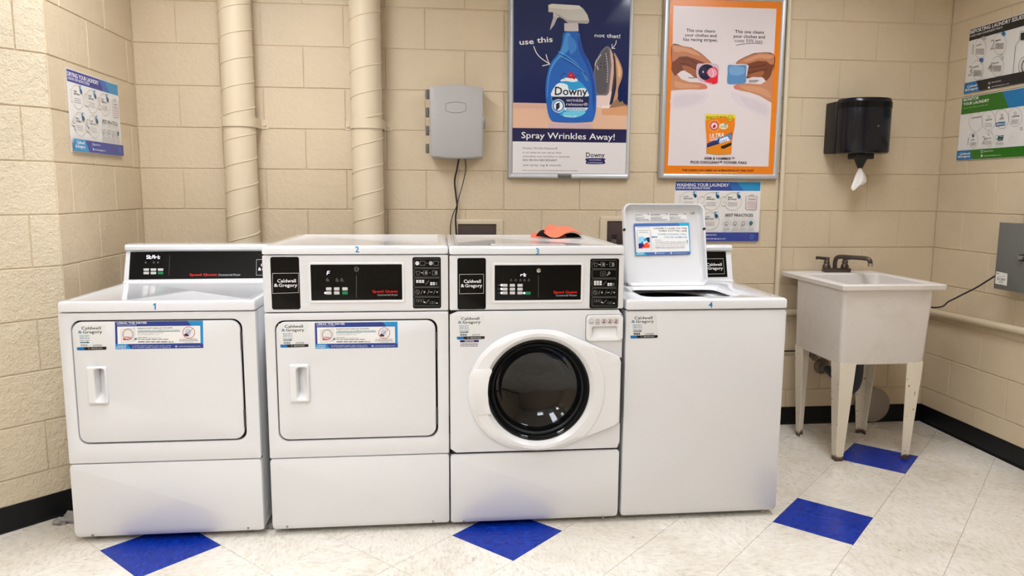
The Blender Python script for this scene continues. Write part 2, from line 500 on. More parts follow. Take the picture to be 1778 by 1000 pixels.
for i in range(-14, 14):
    for j in range(-9, 9):
        if (i+j) % 2: continue
        cx, cy = 1.536+i*HD, -1.2+j*HD
        if cx < -1.4 or cy < -2.75: continue
        g = .0007*math.sqrt(2)
        base = [(cx+HD-g, cy), (cx, cy+HD-g), (cx-HD+g, cy), (cx, cy-HD+g)]
        P = clip(clip(base, 1, 0, XR-.004), 0, 1, -.004)
        P = clip(P, -1, 0, -XL) if cy > YC else P
        P = clip(P, -d, d, -d*XL+d*YC) if P else P
        if len(P) < 3: continue
        isb = (i, j) in blue
        if len(P) == 4 and P == base:
            if isb not in full:
                full[isb] = tile_mesh([(x-cx, y-cy) for x, y in base]); full[isb].materials.append(M_BLUE if isb else M_TILE)
            me = full[isb]
        else:
            me = tile_mesh([(x-cx, y-cy) for x, y in P]); me.materials.append(M_BLUE if isb else M_TILE)
        t = bpy.data.objects.new('floor_tile', me); COL.objects.link(t); t.parent = floor
        t.location = (cx, cy, random.uniform(-.0003, .0002))
        if me in full.values(): t.rotation_euler[2] = PI/2*random.randint(0, 3)
        if isb: t['label'] = 'dark blue floor tile'

# ceiling lights (out of frame, they light the room)
for n, (x, y, a, b2) in enumerate(LAMPS):
    t = thing('ceiling_light', 'recessed fluorescent ceiling light number %s from the back wall' % ['two', 'one', 'five', 'four', 'three'][n], 'light', (x, y, CEIL), 'recessed ceiling lights')
    o_, i_ = rrect(x-a/2-.03, x+a/2+.03, y-b2/2-.03, y+b2/2+.03, .004, 2), rrect(x-a/2, x+a/2, y-b2/2, y+b2/2, .004, 2)
    obj('light_frame', loft([xy(o_, CEIL-.001), xy(o_, CEIL-.012), xy(i_, CEIL-.012), xy(i_, LAMP_Z+.02)], False, True), mat('fixture_grey', (120, 120, 120), .5), t)
    obj('diffuser', loft([xy(shrink(i_, .004), LAMP_Z+.01), xy(shrink(i_, .004), LAMP_Z)], False, True), M_LAMP, t)

# ------------------------------------------------------------------ ducts on the back wall
def duct(x, r, yc, label, z0=0.0, z1=CEIL, phase=0.0):
    t = thing('spiral_duct', label, 'duct', (x, yc, z0), 'painted ducts')
    n = 40
    obj('duct_pipe', loft([xy([(x+r*math.cos(2*PI*k/n), yc+r*math.sin(2*PI*k/n)) for k in range(n)], z) for z in (z0, z1)], True, True), M_DUCT, t)
    pitch = .1225; pts = []; steps = 28
    turns = int((z1-z0)/pitch)-1
    for k in range(turns*steps):
        a = 2*PI*k/steps + phase
        pts.append((x+(r)*math.cos(a), yc+(r)*math.sin(a), z0+.05+pitch*k/steps))
    obj('spiral_seam', tube(pts, .0032, 6), M_DUCT, t)
    zb = 1.647; hw = .024
    R2 = r+.0035
    loop = []
    for k in range(25):
        a = math.radians(180 + 180*k/24); loop.append((x+R2*math.cos(a), yc+R2*math.sin(a)))
    ctr = [(x-R2-.035, -.0005), (x-R2-.003, -.002)] + loop + [(x+R2+.003, -.002), (x+R2+.04, -.0005)]
    inn = []
    for (a, b2) in ctr:
        inn.append((a, b2))
    outl = []
    for i2, (a, b2) in enumerate(ctr):
        p0 = ctr[max(0, i2-1)]; p1 = ctr[min(len(ctr)-1, i2+1)]
        dx, dy = p1[0]-p0[0], p1[1]-p0[1]; l = math.hypot(dx, dy); outl.append((a+dy/l*.003, b2-dx/l*.003))
    L = [[Vector((a, b2, zb-hw)) for a, b2 in inn], [Vector((a, b2, zb-hw)) for a, b2 in outl], [Vector((a, b2, zb+hw)) for a, b2 in outl], [Vector((a, b2, zb+hw)) for a, b2 in inn], [Vector((a, b2, zb-hw)) for a, b2 in inn]]
    s = obj('strap', loft(L, closed=False), M_DUCT, t)
    for sx in (-1, 1):
        obj('bolt', lathe([(.0001, -.010), (.006, -.009), (.008, -.004), (.008, 0)], (x+sx*(R2+.022), -.002, zb-.004), 'Y', 12), M_DUCT, s)
    return t
duct(.308, .077, -.092, 'cream painted spiral duct in the left corner behind the first dryer', phase=2.2)
duct(.927, .0765, -.092, 'cream painted spiral duct behind the second dryer', phase=3.2)

# conduit and rail
t = thing('vertical_conduit', 'slim cream painted vertical conduit between framed orange poster and towel dispenser', 'conduit', (3.15, -.018, .66))
obj('conduit_pipe', tube([(3.157, -.017, .67), (3.150, -.017, 1.6), (3.138, -.017, CEIL)], .0135, 14), M_DUCT, t)
t = thing('conduit_rail', 'cream painted horizontal conduit running round the corner behind the utility sink', 'conduit', (4.06, -.03, .63))
obj('rail_pipe', tube([(2.7, -.022, .655), (4.02, -.022, .655), (4.055, -.035, .655), (4.058, -.07, .655), (4.06, -.8, .672), (4.06, -2.2, .69)], .018, 14), M_DUCT, t)
o = obj('wall_cable', tube([(2.7, -.012, .43), (3.3, -.012, .431), (3.42, -.012, .42)], .004, 8), M_RUBBER)
tag(o, 'thin dark cable along the back wall between washer four and sink', 'cable')

# ------------------------------------------------------------------ printed pieces shared by the machines
def logo(S, x0, y0, x1, h, c1, c2, c3):
    """two line shop name: x0..x1, first baseline y0, cap h"""
    w = x1-x0
    S.text('Caldwell', x0+w*.14, y0, x0+w*.94, h, c1)
    S.text('&', x0, y0+h*1.28, x0+w*.17, h, c2)
    S.text('Gregory', x0+w*.2, y0+h*1.28, x1, h, c3)
def service_sticker(t, ox, oy, sc, code, Y):
    S = front(Y).view(ox, oy, sc)
    S.poly([(100, 95), (1120, 80), (1160, 905), (165, 930)], (226, 228, 228))
    logo(S, 205, 235, 1010, 100, INK, TEAL, INK)
    S.text('REQUEST', 255, 470, 590, 48, (60, 130, 165)); S.text('SERVICE', 258, 545, 592, 48, (60, 120, 155))
    S.text('Scan Here', 262, 615, 600, 38, (30, 70, 90))
    S.poly([(268, 652), (510, 648), (510, 632), (598, 662), (512, 695), (510, 678), (268, 682)], (20, 80, 100))
    for k in range(9): S.rect(275+k*27, 718, 275+k*27+(18 if k % 3 else 9), 800, (40, 38, 36))
    S.text(code, 700, 788, 1000, 50, (70, 60, 60))
    S.poly([(165, 825), (1150, 805), (1152, 890), (1125, 905), (200, 930), (170, 905)], (16, 16, 18))
    S.poly([(165, 825), (380, 821), (440, 925), (200, 930), (170, 905)], (10, 110, 180))
    S.ring(570, 868, 22, 24, 10, (150, 140, 160)); S.text('800.927.9274', 650, 885, 1020, 38, (200, 205, 200))
    return S.build('service_sticker', t, 'white service sticker with a two line shop name over a black band')
def dryer_sticker(t, ox, oy, sc, Y):
    S = front(Y).view(ox, oy, sc)
    S.poly([(65, 92), (1672, 70), (1682, 575), (80, 598)], (215, 225, 235))
    S.poly([(72, 95), (1668, 74), (1675, 570), (85, 594)], NAVY)
    S.poly([(1385, 80), (1668, 76), (1673, 490), (1618, 490), (1615, 155), (1450, 160)], CYAN)
    S.poly([(115, 183), (1618, 165), (1624, 480), (125, 500)], WHT)
    S.poly([(82, 500), (290, 498), (375, 590), (85, 594)], CYAN)
    S.text('USING THE DRYER', 110, 137, 655, 36, WHT); S.text('USO DE LA SECADORA', 112, 165, 465, 16, (200, 210, 235))
    S.poly([(180, 235), (435, 200), (440, 450), (190, 485)], (205, 203, 200)); S.poly([(190, 245), (425, 210), (430, 440), (200, 475)], (232, 230, 228))
    S.ring(310, 325, 95, 100, 8, (60, 55, 55)); S.ring(310, 325, 78, 84, 4, (130, 125, 125))
    S.poly([(215, 405), (270, 360), (345, 370), (395, 395), (300, 420), (235, 432)], (190, 50, 70)); S.poly([(235, 400), (275, 368), (380, 392), (300, 408)], (220, 190, 190))
    S.poly([(470, 385), (415, 400), (440, 410), (380, 440), (455, 418), (468, 430)], (20, 110, 140))
    S.text('PLEASE DO NOT OVERLOAD THE DRYER', 488, 224, 1120, 22, (40, 36, 40)); S.text('OVERLOADING WILL DAMAGE YOUR LAUNDRY', 490, 262, 1245, 20, (60, 130, 150), bold=False)
    S.rect(490, 268, 1255, 272, (120, 160, 170))
    S.text('No llene la secadora en exceso', 490, 303, 955, 15, (60, 55, 60), bold=False); S.text('La sobrecarga dañará su ropa', 490, 332, 875, 14, (60, 55, 60), bold=False)
    S.text('LINT TRAP', 490, 392, 655, 20, (50, 40, 50)); S.text('Trampa de Pelusa', 675, 392, 910, 15, (100, 110, 120), bold=False)
    S.bars(490, 413, 1070, 12, (110, 115, 120)); S.bars(492, 458, 1140, 12, (70, 60, 65))
    S.ring(1412, 290, 108, 104, 9, RED); S.ell(1400, 280, 55, 60, (190, 205, 225)); S.poly([(1320, 330), (1370, 300), (1420, 345), (1400, 360), (1340, 350)], (50, 20, 40)); S.line([(1340, 365), (1485, 215)], 8, (140, 30, 55))
    S.text('NO SHOES OR COMFORTERS', 1245, 420, 1570, 14, (120, 40, 50)); S.bars(1235, 440, 1590, 8, (110, 100, 105)); S.bars(1325, 466, 1500, 6, (150, 165, 185))
    logo(S, 100, 545, 285, 24, WHT, WHT, WHT)
    S.rect(402, 525, 410, 570, WHT)
    S.bars(430, 530, 1090, 10, (150, 160, 205)); S.bars(430, 555, 1090, 10, (150, 160, 205))
    S.ell(1188, 540, 22, 20, (150, 170, 220)); S.text('caldwellandgregory.com', 1230, 548, 1625, 20, (200, 210, 235), bold=False)
    return S.build('instruction_sticker', t, 'blue bordered dryer instruction sticker')

def screws(t, pts, Y):
    for px, py in pts:
        p = at(px, py, Y)
        obj('screw', lathe([(.0001, -.0035), (.003, -.003), (.0045, -.0005), (.0045, .002)], (p.x, Y, p.z), 'Y', 12), M_STEEL, t)
def seg_text(S, digits, ox, oy, w, h, gap, c, lw):
    SEG = {'S': 'afgcd', 't': 'fged', 'A': 'abcefg', 'r': 'eg', 'F': 'afge', 'P': ''}
    for k, ch in enumerate(digits):
        x = ox+k*(w+gap); sh = lambda y: (oy+h-y)*.16
        P = {'a': ((0, 0), (1, 0)), 'b': ((1, 0), (1, .5)), 'c': ((1, .5), (1, 1)), 'd': ((0, 1), (1, 1)), 'e': ((0, .5), (0, 1)), 'f': ((0, 0), (0, .5)), 'g': ((0, .5), (1, .5))}
        for s_ in SEG[ch]:
            (a, b2), (c2, d2) = P[s_]
            p = (x+a*w, oy+b2*h); q = (x+c2*w, oy+d2*h)
            S.line([(p[0]+sh(p[1]), p[1]), (q[0]+sh(q[1]), q[1])], lw, c)
def rr_px(x0, y0, x1, y1, Y, r, n=5):
    a = at(x0, y0, Y); b2 = at(x1, y1, Y); 
    return rrect(min(a.x, b2.x), max(a.x, b2.x), min(a.z, b2.z), max(a.z, b2.z), r, n)
def key(t, x0, y0, x1, y1, Y, m=None, name='button', th=.0018):
    return obj(name, slab(rr_px(x0, y0, x1, y1, Y, .002, 3), Y-th, Y, .0006), m or M_KEY, t)

YF = -1.145
def lower_panel(t, x0, x1, z1, z0=.022):
    r = rrect(x0, x1, z0, z1, .012, 4)
    bm = slab(r, YF, YF+.043, .0035)
    bmesh.ops.bisect_plane(bm, geom=bm.verts[:]+bm.edges[:]+bm.faces[:], plane_co=(0, 0, z0+.026), plane_no=(0, 0, 1))
    for v in bm.verts:
        if v.co.z < z0+.0255 and v.co.y < YF+.03: v.co.y += (z0+.026-v.co.z)*.4
    return obj('lower_panel', bm, M_WHITE, t)
def feet(t, x0, x1):
    for x in (x0+.06, x1-.06):
        for y in (-1.07, -.5):
            obj('foot', lathe([(.02, 0), (.022, .004), (.012, .008), (.012, .03)], (x, y, 0.0), 'Z', 14), M_RUBBER, t)
def cabinet(t, x0, x1, ztop, yb=-.42, z0=.028):
    # near-black backing that paints the shade in the panel gaps, then the white shell
    obj('cabinet', box_bm(x0, x1, YF+.042, yb, z0, ztop, .004), M_WHITE, t)
    obj('gap_shade_backing', box_bm(x0+.003, x1-.003, YF+.0315, YF+.0425, z0+.004, ztop-.002), M_GAP_SHADE, t, label='dark backing that paints the shade in the front panel gaps')
def lid_top(t, x0, x1, z0, z1, yf=YF-.004, yb=-.42, bev=.009, inset=.03):
    # worktop: bevelled slab whose middle is pressed down by a millimetre or two inside a raised rim
    o_ = rrect(x0, x1, yf, yb, .012, 4)
    L = [xy(shrink(o_, .006), z0), xy(o_, z0+.003), xy(o_, z1-bev), xy(shrink(o_, bev*.3), z1-bev*.3), xy(shrink(o_, bev), z1),
         xy(shrink(o_, inset), z1), xy(shrink(o_, inset+.006), z1-.0025)]
    return obj('worktop', loft(L, True, True), M_WHITE, t)
def door_with_handle(t, dpx, hpx, opx, hinges, round_=.03):
    dl = rr_px(*dpx, YF, round_, 6)
    return dl
def dryer_door(t, x0, x1, z0, z1, dx0, dx1, dz0, dz1, handle, opening):
    outer = rrect(x0, x1, z0, z1, .005, 6); hole = rrect(dx0, dx1, dz0, dz1, .035, 6)
    obj('front_panel', plate(outer, hole, YF, YF+.043, .003), M_WHITE, t)
    dl = shrink(hole, .006)
    oh = rrect(*opening[:2], *opening[2:], .012, 6)
    dd = obj('door', plate([(p[0]-.0015, p[1]+.001) for p in dl], shrink(oh, -.002), YF-.001, YF+.011, .003), M_WHITE, t)
    # handle: raised bezel with a pocket that slopes in to the left
    hx0, hx1, hz0, hz1 = handle; ox0, ox1, oz0, oz1 = opening
    o_ = rrect(hx0, hx1, hz0, hz1, .006, 6); i_ = rrect(ox0, ox1, oz0, oz1, .012, 6)
    Y = YF-.001
    L = [xz(o_, Y), xz(o_, Y-.008), xz(shrink(o_, .002), Y-.011), xz(shrink(o_, .005), Y-.012), xz(shrink(i_, -.0025), Y-.0125), xz(i_, Y-.010)]
    inn = []
    for p in i_:
        fx = (p[0]-ox0)/(ox1-ox0); fz = (p[1]-oz0)/(oz1-oz0)
        inn.append(Vector((ox0+.003 + (ox1-ox0-.008)*fx, Y + .029 - .030*max(0, fx)**1.5, oz0+.022+(oz1-oz0-.026)*fz)))
    L.append(inn)
    h = obj('handle', loft(L, False, True), M_PLASTIC, dd)
    for zc in (dz1-.085, dz0+.085):
        obj('hinge', box_bm(dx1-.007, dx1-.001, YF-.002, YF+.004, zc-.034, zc+.034, .0012), mat('dark_hinge', (62, 60, 60), .45), t)
    return dd

# ------------------------------------------------------------------ machine 1: dryer with rear console
def rear_console(t, x0, x1, yf, yb, z0, z1, tilt=.05):
    # side profile (y,z): leans back, rounded cap overhanging
    prof = [(yb, z0), (yf-.012, z0), (yf-.012, z0+.012), (yf, z0+.018), (yf+tilt*.9, z1-.03), (yf+tilt*.9-.012, z1-.022), (yf+tilt-.018, z1-.010), (yf+tilt-.010, z1), (yf+tilt+.03, z1+.002), (yb, z1)]
    L = []
    for x, k in ((x0+.003, .004), (x0, 0), (x1, 0), (x1-.003, .004)):
        cy = sum(p[0] for p in prof)/len(prof); cz = (z0+z1)/2
        L.append([Vector((x, cy+(y-cy)*(1-k*3), cz+(z-cz)*(1-k*1))) for y, z in prof])
    return obj('console', loft(L, True, True), M_WHITE, t)

t1 = thing('dryer', 'white dryer numbered 1 with low rear console, leftmost in the row beside the block wall', 'dryer', (.26, -.78, 0), 'washers and dryers')
A0, A1 = -.084, .603
cabinet(t1, A0, A1, .878, -.5)
feet(t1, A0, A1)
lower_panel(t1, A0, A1, .309)
dryer_door(t1, A0, A1, .313, .876, -.044, .554, .385, .849, (.003, .072, .541, .680), (.030, .067, .549, .673))
lid_top(t1, A0-.001, A1+.001, .879, .918, yb=-.5)
YCN = -.575
rear_console(t1, A0, A1, YCN, -.42, .905, 1.078)
# black control panel lying on the leaning console face
def console_sheet(x0, x1, z0, z1, yf, tilt):
    """plane of the leaning console face"""
    n = Vector((0, -(z1-z0), -tilt*.9+0)).normalized()
    n = Vector((0, -(z1-.03-(z0+.018)), tilt*.9)).normalized()
    O = Vector((x0, yf, z0+.018)); return O, n
Oc, Nc = console_sheet(A0, A1, .905, 1.078, YCN, .05)
S = Sheet(Oc+Nc*.0008, Nc)
S.view(210, 420, 6.838)
S.poly([(112, 118), (1750, 95), (1990, 92), (1990, 428), (1690, 430), (92, 447)], M_BLACK)
seg_text(S, 'StArt', 303, 160, 24, 38, 10, M_LED, 6)
for x in (295, 390, 440): S.rect(x-8, 232, x+8, 238, (90, 90, 90)); S.rect(x-12, 244, x+12, 250, (110, 110, 110)); S.rect(x-6, 252, x+8, 256, (80, 80, 80))
S.line([(580, 160), (570, 395)], 3, (90, 92, 92))
S.text('Speed Queen', 815, 403, 1140, 28, (225, 25, 20)); S.text('Commercial Dryer', 1158, 402, 1420, 24, (190, 190, 190), bold=False)
S.line([(1610, 210), (1880, 206), (1880, 390), (1608, 396)], 5, (200, 200, 200), closed=True)
logo(S, 1628, 292, 1862, 38, WHT, WHT, WHT)
S.build('control_panel', t1, 'black control panel with lit display')
for r, yy in enumerate((331, 371)):
    for k, xx in enumerate((302, 387, 471)):
        px, py = 210+xx/6.838, 420+yy/6.838
        a = hit(px, py, Oc, Nc)
        bm = box_bm(a.x-.0115, a.x+.0115, a.y-.0025, a.y+.001, a.z-.006, a.z+.006, .001, 1)
        obj('button', bm, M_GREEN if (r, k) == (1, 2) else M_KEY, t1, label='green start button' if (r, k) == (1, 2) else None)
S = front(YF-.0042); S.poly([(270.6, 526.3), (270.9, 537.6), (268.4, 537.7), (268.2, 529.6), (265.8, 530.4), (265.7, 528.4), (268.6, 526.4)], (20, 140, 200)); S.build('number_decal', t1, 'blue numeral 1')
service_sticker(t1, 125, 560, 19.23, 'A275539', YF-.0014)
dryer_sticker(t1, 192.5, 549.5, 10.43, YF-.0014)
screws(t1, [(160, 930), (431, 917)], YF+.004)

# ------------------------------------------------------------------ machines 2 and 3: front console
def front_console(t, x0, x1, z0, z1, bx, dx, ix, icons, digits, washer):
    """bx: shop name plate px, dx: display bezel px, ix: icon plate px"""
    outer = rrect(x0, x1, z0, z1, .005, 5); hole = rr_px(*dx, YF, .008, 5)
    c = obj('console', plate(outer, hole, YF, YF+.043, .003), M_WHITE, t)
    bz = plate(rr_px(dx[0]-1, dx[1]-1, dx[2]+1, dx[3]+1, YF, .008, 5), rr_px(dx[0]+3, dx[1]+3, dx[2]-3.4, dx[3]-3.6, YF, .003, 5), YF-.003, YF+.008, .002)
    obj('display_bezel', bz, M_PLASTIC, t)
    obj('display', slab(rr_px(dx[0]+2.5, dx[1]+2.5, dx[2]-2.9, dx[3]-3, YF, .002, 5), YF+.001, YF+.033, .001), M_BLACK, t)
    obj('name_plate', slab(rr_px(*bx, YF, .008, 5), YF-.0015, YF+.001, .001), M_BLACK, t)
    obj('icon_plate', slab(rr_px(*ix, YF, .007, 5), YF-.0015, YF+.001, .001), M_BLACK, t)
    return c
def plate_prints(t, vw, digits, nx, keys, washer):
    Sn = front(YF-.0016); Sd = front(YF+.0009); 
    return Sn, Sd
def icon_panel(S, x0, y0, x1, y1, washer):
    h = (y1-y0); W = x1-x0; C = (150, 150, 150); B = (215, 215, 215)
    for k in range(5):
        a = y0 + h*(.035+.188*k); b2 = a+h*.168
        S.line([(x0+W*.09, a), (x1-W*.06, a), (x1-W*.06, b2), (x0+W*.09, b2), (x0+W*.06, b2-h*.02), (x0+W*.06, a+h*.03)], .45, (125, 125, 125), closed=True)
        m = (a+b2)/2; r = h*.04
        if k == 0 and not washer:
            S.ell(x0+W*.17, m, r, r, B); S.line([(x0+W*.27, m-r), (x0+W*.44, m-r), (x0+W*.44, m+r), (x0+W*.27, m+r)], .6, C, closed=True); S.ring(x0+W*.5, m, .8, .8, .4, C)
            S.ell(x0+W*.64, m, r, r, (170, 170, 170)); S.line([(x0+W*.74, m-r), (x0+W*.9, m-r), (x0+W*.9, m+r), (x0+W*.74, m+r)], .6, C, closed=True)
        elif k <= 1 and not (washer and k == 1):
            S.line([(x0+W*.14, m-r), (x0+W*.19, m-r*.5), (x0+W*.24, m-r), (x0+W*.28, m-r*.3), (x0+W*.24, m), (x0+W*.24, m+r), (x0+W*.15, m+r), (x0+W*.15, m), (x0+W*.11, m-r*.3)], .5, C, closed=True)
            S.line([(x0+W*.3, m), (x0+W*.38, m)], .9, B); S.line([(x0+W*.38, m-r), (x0+W*.52, m-r), (x0+W*.52, m+r), (x0+W*.38, m+r)], .6, C, closed=True)
            S.ring(x0+W*.47, m, 1.4, 1.6, .6, B); S.line([(x0+W*.58, m), (x0+W*.63, m)], .6, C)
            S.line([(x0+W*.7, m-r), (x0+W*.86, m-r), (x0+W*.86, m+r), (x0+W*.7, m+r)], .6, C, closed=True); S.ring(x0+W*.82, m, 1.6, 1.8, .6, B)
        elif k == 1:
            for q in range(2):
                for p in range(2): S.line([(x0+W*(.36+.1*q), m-r+p*r), (x0+W*(.46+.1*q), m-r+p*r), (x0+W*(.46+.1*q), m+p*r), (x0+W*(.36+.1*q), m+p*r)], .4, C, closed=True)
            S.ring(x0+W*.68, m-r*.4, 1.5, 2, .6, B); S.line([(x0+W*.66, m), (x0+W*.6, m+r*.9)], .8, B)
        elif k == 2:
            for q in range(3):
                for p in range(3 if washer else 2): S.rect(x0+W*(.13+.1*q), m-r*1.2+p*r*.8, x0+W*(.21+.1*q), m-r*.6+p*r*.8, WHT)
            S.line([(x0+W*.46, m+r), (x0+W*.58, m-r)], .5, C)
            for q in range(3):
                for p in range(2): S.rect(x0+W*(.62+.09*q), m-r*.1+p*r*.8, x0+W*(.69+.09*q), m+r*.5+p*r*.8, WHT if q < 2 else (110, 110, 110))
        elif k == 3:
            S.ring(x0+W*.18, m, r, r, .5, C); S.line([(x0+W*.14, m-r*.6), (x0+W*.22, m+r*.6)], .5, C)
            for f in (.3, .53, .74): S.line([(x0+W*f, m+r), (x0+W*(f+.05), m-r)], .5, C)
            S.ring(x0+W*.42, m, .9, 1.4, .6, B); S.line([(x0+W*.6, m), (x0+W*.7, m)], 1.6, C); S.ell(x0+W*.86, m, 1.6, 1.4, C)
        else:
            for q in range(3): S.line([(x0+W*(.14+.09*q), m-r), (x0+W*(.21+.09*q), m-r), (x0+W*(.21+.09*q), m), (x0+W*(.14+.09*q), m)], .4, C, closed=True)
            S.ell(x0+W*.42, m+r*.3, 1.6, 1, B); S.line([(x0+W*.46, m+r), (x0+W*.58, m-r)], .5, C)
            for q in range(2): S.line([(x0+W*(.62+.09*q), m), (x0+W*(.69+.09*q), m), (x0+W*(.69+.09*q), m+r), (x0+W*(.62+.09*q), m+r)], .4, C, closed=True)
            S.ell(x0+W*.85, m+r*.7, 1.6, .9, B)

t2 = thing('dryer', 'white dryer numbered 2 with front console and square door, second machine from the left', 'dryer', (.97, -.78, 0), 'washers and dryers')
B0, B1 = .635, 1.312
cabinet(t2, B0, B1, 1.082, -.42); feet(t2, B0, B1)
lower_panel(t2, B0, B1, .3065)
dryer_door(t2, B0, B1, .3105, .867, .671, 1.270, .376, .840, (.719, .791, .531, .675), (.745, .786, .541, .664))
front_console(t2, B0, B1, .8715, 1.082, (469, 446, 522, 537), (536, 456.5, 702, 524), (716, 446.5, 766, 535), None, None, False)
lid_top(t2, B0-.001, B1+.001, 1.0845, 1.117)
S = front(YF-.0016).view(455, 400, 5.388)
S.line([(98, 402), (341, 400), (341, 582), (100, 590)], 4.5, (205, 205, 205), closed=True)
logo(S, 112, 487, 330, 32, WHT, WHT, WHT)
S.build('name_lettering', t2)
S = front(YF-.0016).view(0, 0, 1); icon_panel(S, 716, 446.5, 766, 535, False)
S.build('icon_print', t2)
S = front(YF+.0009).view(455, 400, 5.388)
seg_text(S, 'F', 607, 382, 22, 34, 8, M_LED, 5.5)
S.build('readout', t2)
S = front(YF+.0009).view(455, 400, 5.388)
for x in (610, 700, 745):
    S = front(YF+.0009).view(455, 400, 5.388); S.rect(x-8, 448, x+6, 454, (110, 110, 110)); S.rect(x-14, 462, x+16, 467, (120, 120, 120)); S.rect(x-10, 474, x+20, 479, (100, 100, 100)); S.build('status_mark', t2)
S = front(YF+.0009).view(455, 400, 5.388)
S.line([(882, 418), (882, 630)], 4, (95, 97, 97))
S.ring(882, 362, 18, 22, 5, (110, 110, 110)); S.text('CF', 872, 374, 908, 24, (110, 110, 110))
S.build('centre_mark', t2)
S = front(YF+.0009).view(455, 400, 5.388)
S.text('Speed Queen', 1033, 582, 1270, 24, (225, 25, 20)); S.text('Commercial Dryer', 1080, 612, 1270, 19, (170, 170, 170), bold=False)
S.build('brand_lettering', t2)
S = front(YF+.0009).view(455, 400, 5.388); S.ell(592, 585, 10, 10, M_LED); S.build('indicator_light', t2)
for r, yy in enumerate((547, 585)):
    for k, xx in enumerate((624, 699, 776)):
        px, py = 455+xx/5.388, 400+yy/5.388
        key(t2, px-4.8, py-2.6, px+4.8, py+2.6, YF+.001, M_GREEN if (r, k) == (1, 2) else None)
S = front(YF-.0042); S.text('2', 616.5, 438, 624, 11, (20, 140, 200)); S.build('number_decal', t2, 'blue numeral 2')
service_sticker(t2, 478.5, 557.5, 20.2, 'A275528', YF-.0014)
dryer_sticker(t2, 540, 552, 11.11, YF-.0014)
screws(t2, [(498.6, 914.5), (752, 905.5)], YF+.004)

t3 = thing('front_load_washer', 'white front loading washer numbered 3 with a round dark glass door', 'washer', (1.65, -.78, 0), 'washers and dryers')
W0, W1 = 1.317, 1.987
cabinet_top = 1.080
# shell in pieces so the round opening is real
shell = loft([xz(rrect(W0, W1, .028, cabinet_top, .004, 4), YF+.022), xz(rrect(W0, W1, .028, cabinet_top, .004, 4), -.42)], False, True)
obj('cabinet', shell, M_WHITE, t3); feet(t3, W0, W1)
gx, gz, gr = 1.6585, .5555, .2005
NN = 96
def sample(poly, cx, cz, n=NN):
    out = []
    m = len(poly)
    for i in range(n):
        a = 2*PI*i/n; dx, dz = math.cos(a), math.sin(a); best = None
        for k in range(m):
            p, q = poly[k], poly[(k+1) % m]
            ex, ez = q[0]-p[0], q[1]-p[1]; den = dx*ez-dz*ex
            if abs(den) < 1e-9: continue
            tt = ((p[0]-cx)*ez-(p[1]-cz)*ex)/den; uu = ((p[0]-cx)*dz-(p[1]-cz)*dx)/den
            if tt > 0 and -1e-6 <= uu <= 1+1e-6 and (best is None or tt < best): best = tt
        out.append((cx+dx*best, cz+dz*best))
    return out
hole = circ(gx, gz, .19, n=NN)
rect_ = sample([(W0, .3105), (W1, .3105), (W1, .867), (W0, .867)], gx, gz)
fp3 = obj('front_panel', plate(rect_, hole, YF, YF+.012, .0025), M_WHITE, t3)
def cut(o, x0, x1, y0, y1, z0, z1):
    # cut a box-shaped recess out of a part, then throw the cutter away
    off = rootloc(o.parent)
    me = bpy.data.meshes.new('cutter'); bmc = box_bm(x0, x1, y0, y1, z0, z1); bmc.to_mesh(me); bmc.free(); me.transform(Matrix.Translation(-off))
    c = bpy.data.objects.new('cutter', me); COL.objects.link(c); c.parent = o.parent
    md = o.modifiers.new('recess', 'BOOLEAN'); md.operation = 'DIFFERENCE'; md.object = c; md.solver = 'EXACT'
    bpy.context.view_layer.update()
    new = bpy.data.meshes.new_from_object(o.evaluated_get(bpy.context.evaluated_depsgraph_get()))
    o.modifiers.clear(); o.data = new; bpy.data.objects.remove(c)
cut(fp3, 1.862, 1.968, YF-.01, YF+.02, .755, .808)
obj('gap_shade_backing', plate(sample([(W0+.004, .034), (W1-.004, .034), (W1-.004, 1.075), (W0+.004, 1.075)], gx, gz), hole, YF+.0125, YF+.0215, .001), M_GAP_SHADE, t3, label='dark backing that paints the shade in the front panel gaps')  # dark plate paints the shade seen through the panel gaps
lower_panel(t3, W0, W1, .302, .02)
front_console(t3, W0, W1, .8715, 1.080, (794, 448, 843.6, 537), (856, 457.5, 1011.7, 524), (1025, 449, 1073, 535), None, None, True)
lid_top(t3, W0-.001, W1+.001, 1.0825, 1.115)
# drum and gasket
obj('drum', loft([xz(circ(gx, gz, .185, n=NN), YF+.02), xz(circ(gx, gz, .2, n=NN), YF+.06), xz(circ(gx, gz, .255, n=NN), YF+.08), xz(circ(gx, gz, .255, n=NN), YF+.45)], False, True), mat('dark_drum_steel', (60, 60, 63), .4, metal=.9), t3)
obj('gasket', loft([xz(circ(gx, gz, .19, n=NN), YF+.012), xz(circ(gx, gz, .178, n=NN), YF+.004), xz(circ(gx, gz, .172, n=NN), YF+.012), xz(circ(gx, gz, .182, n=NN), YF+.03)]), M_RUBBER, t3)
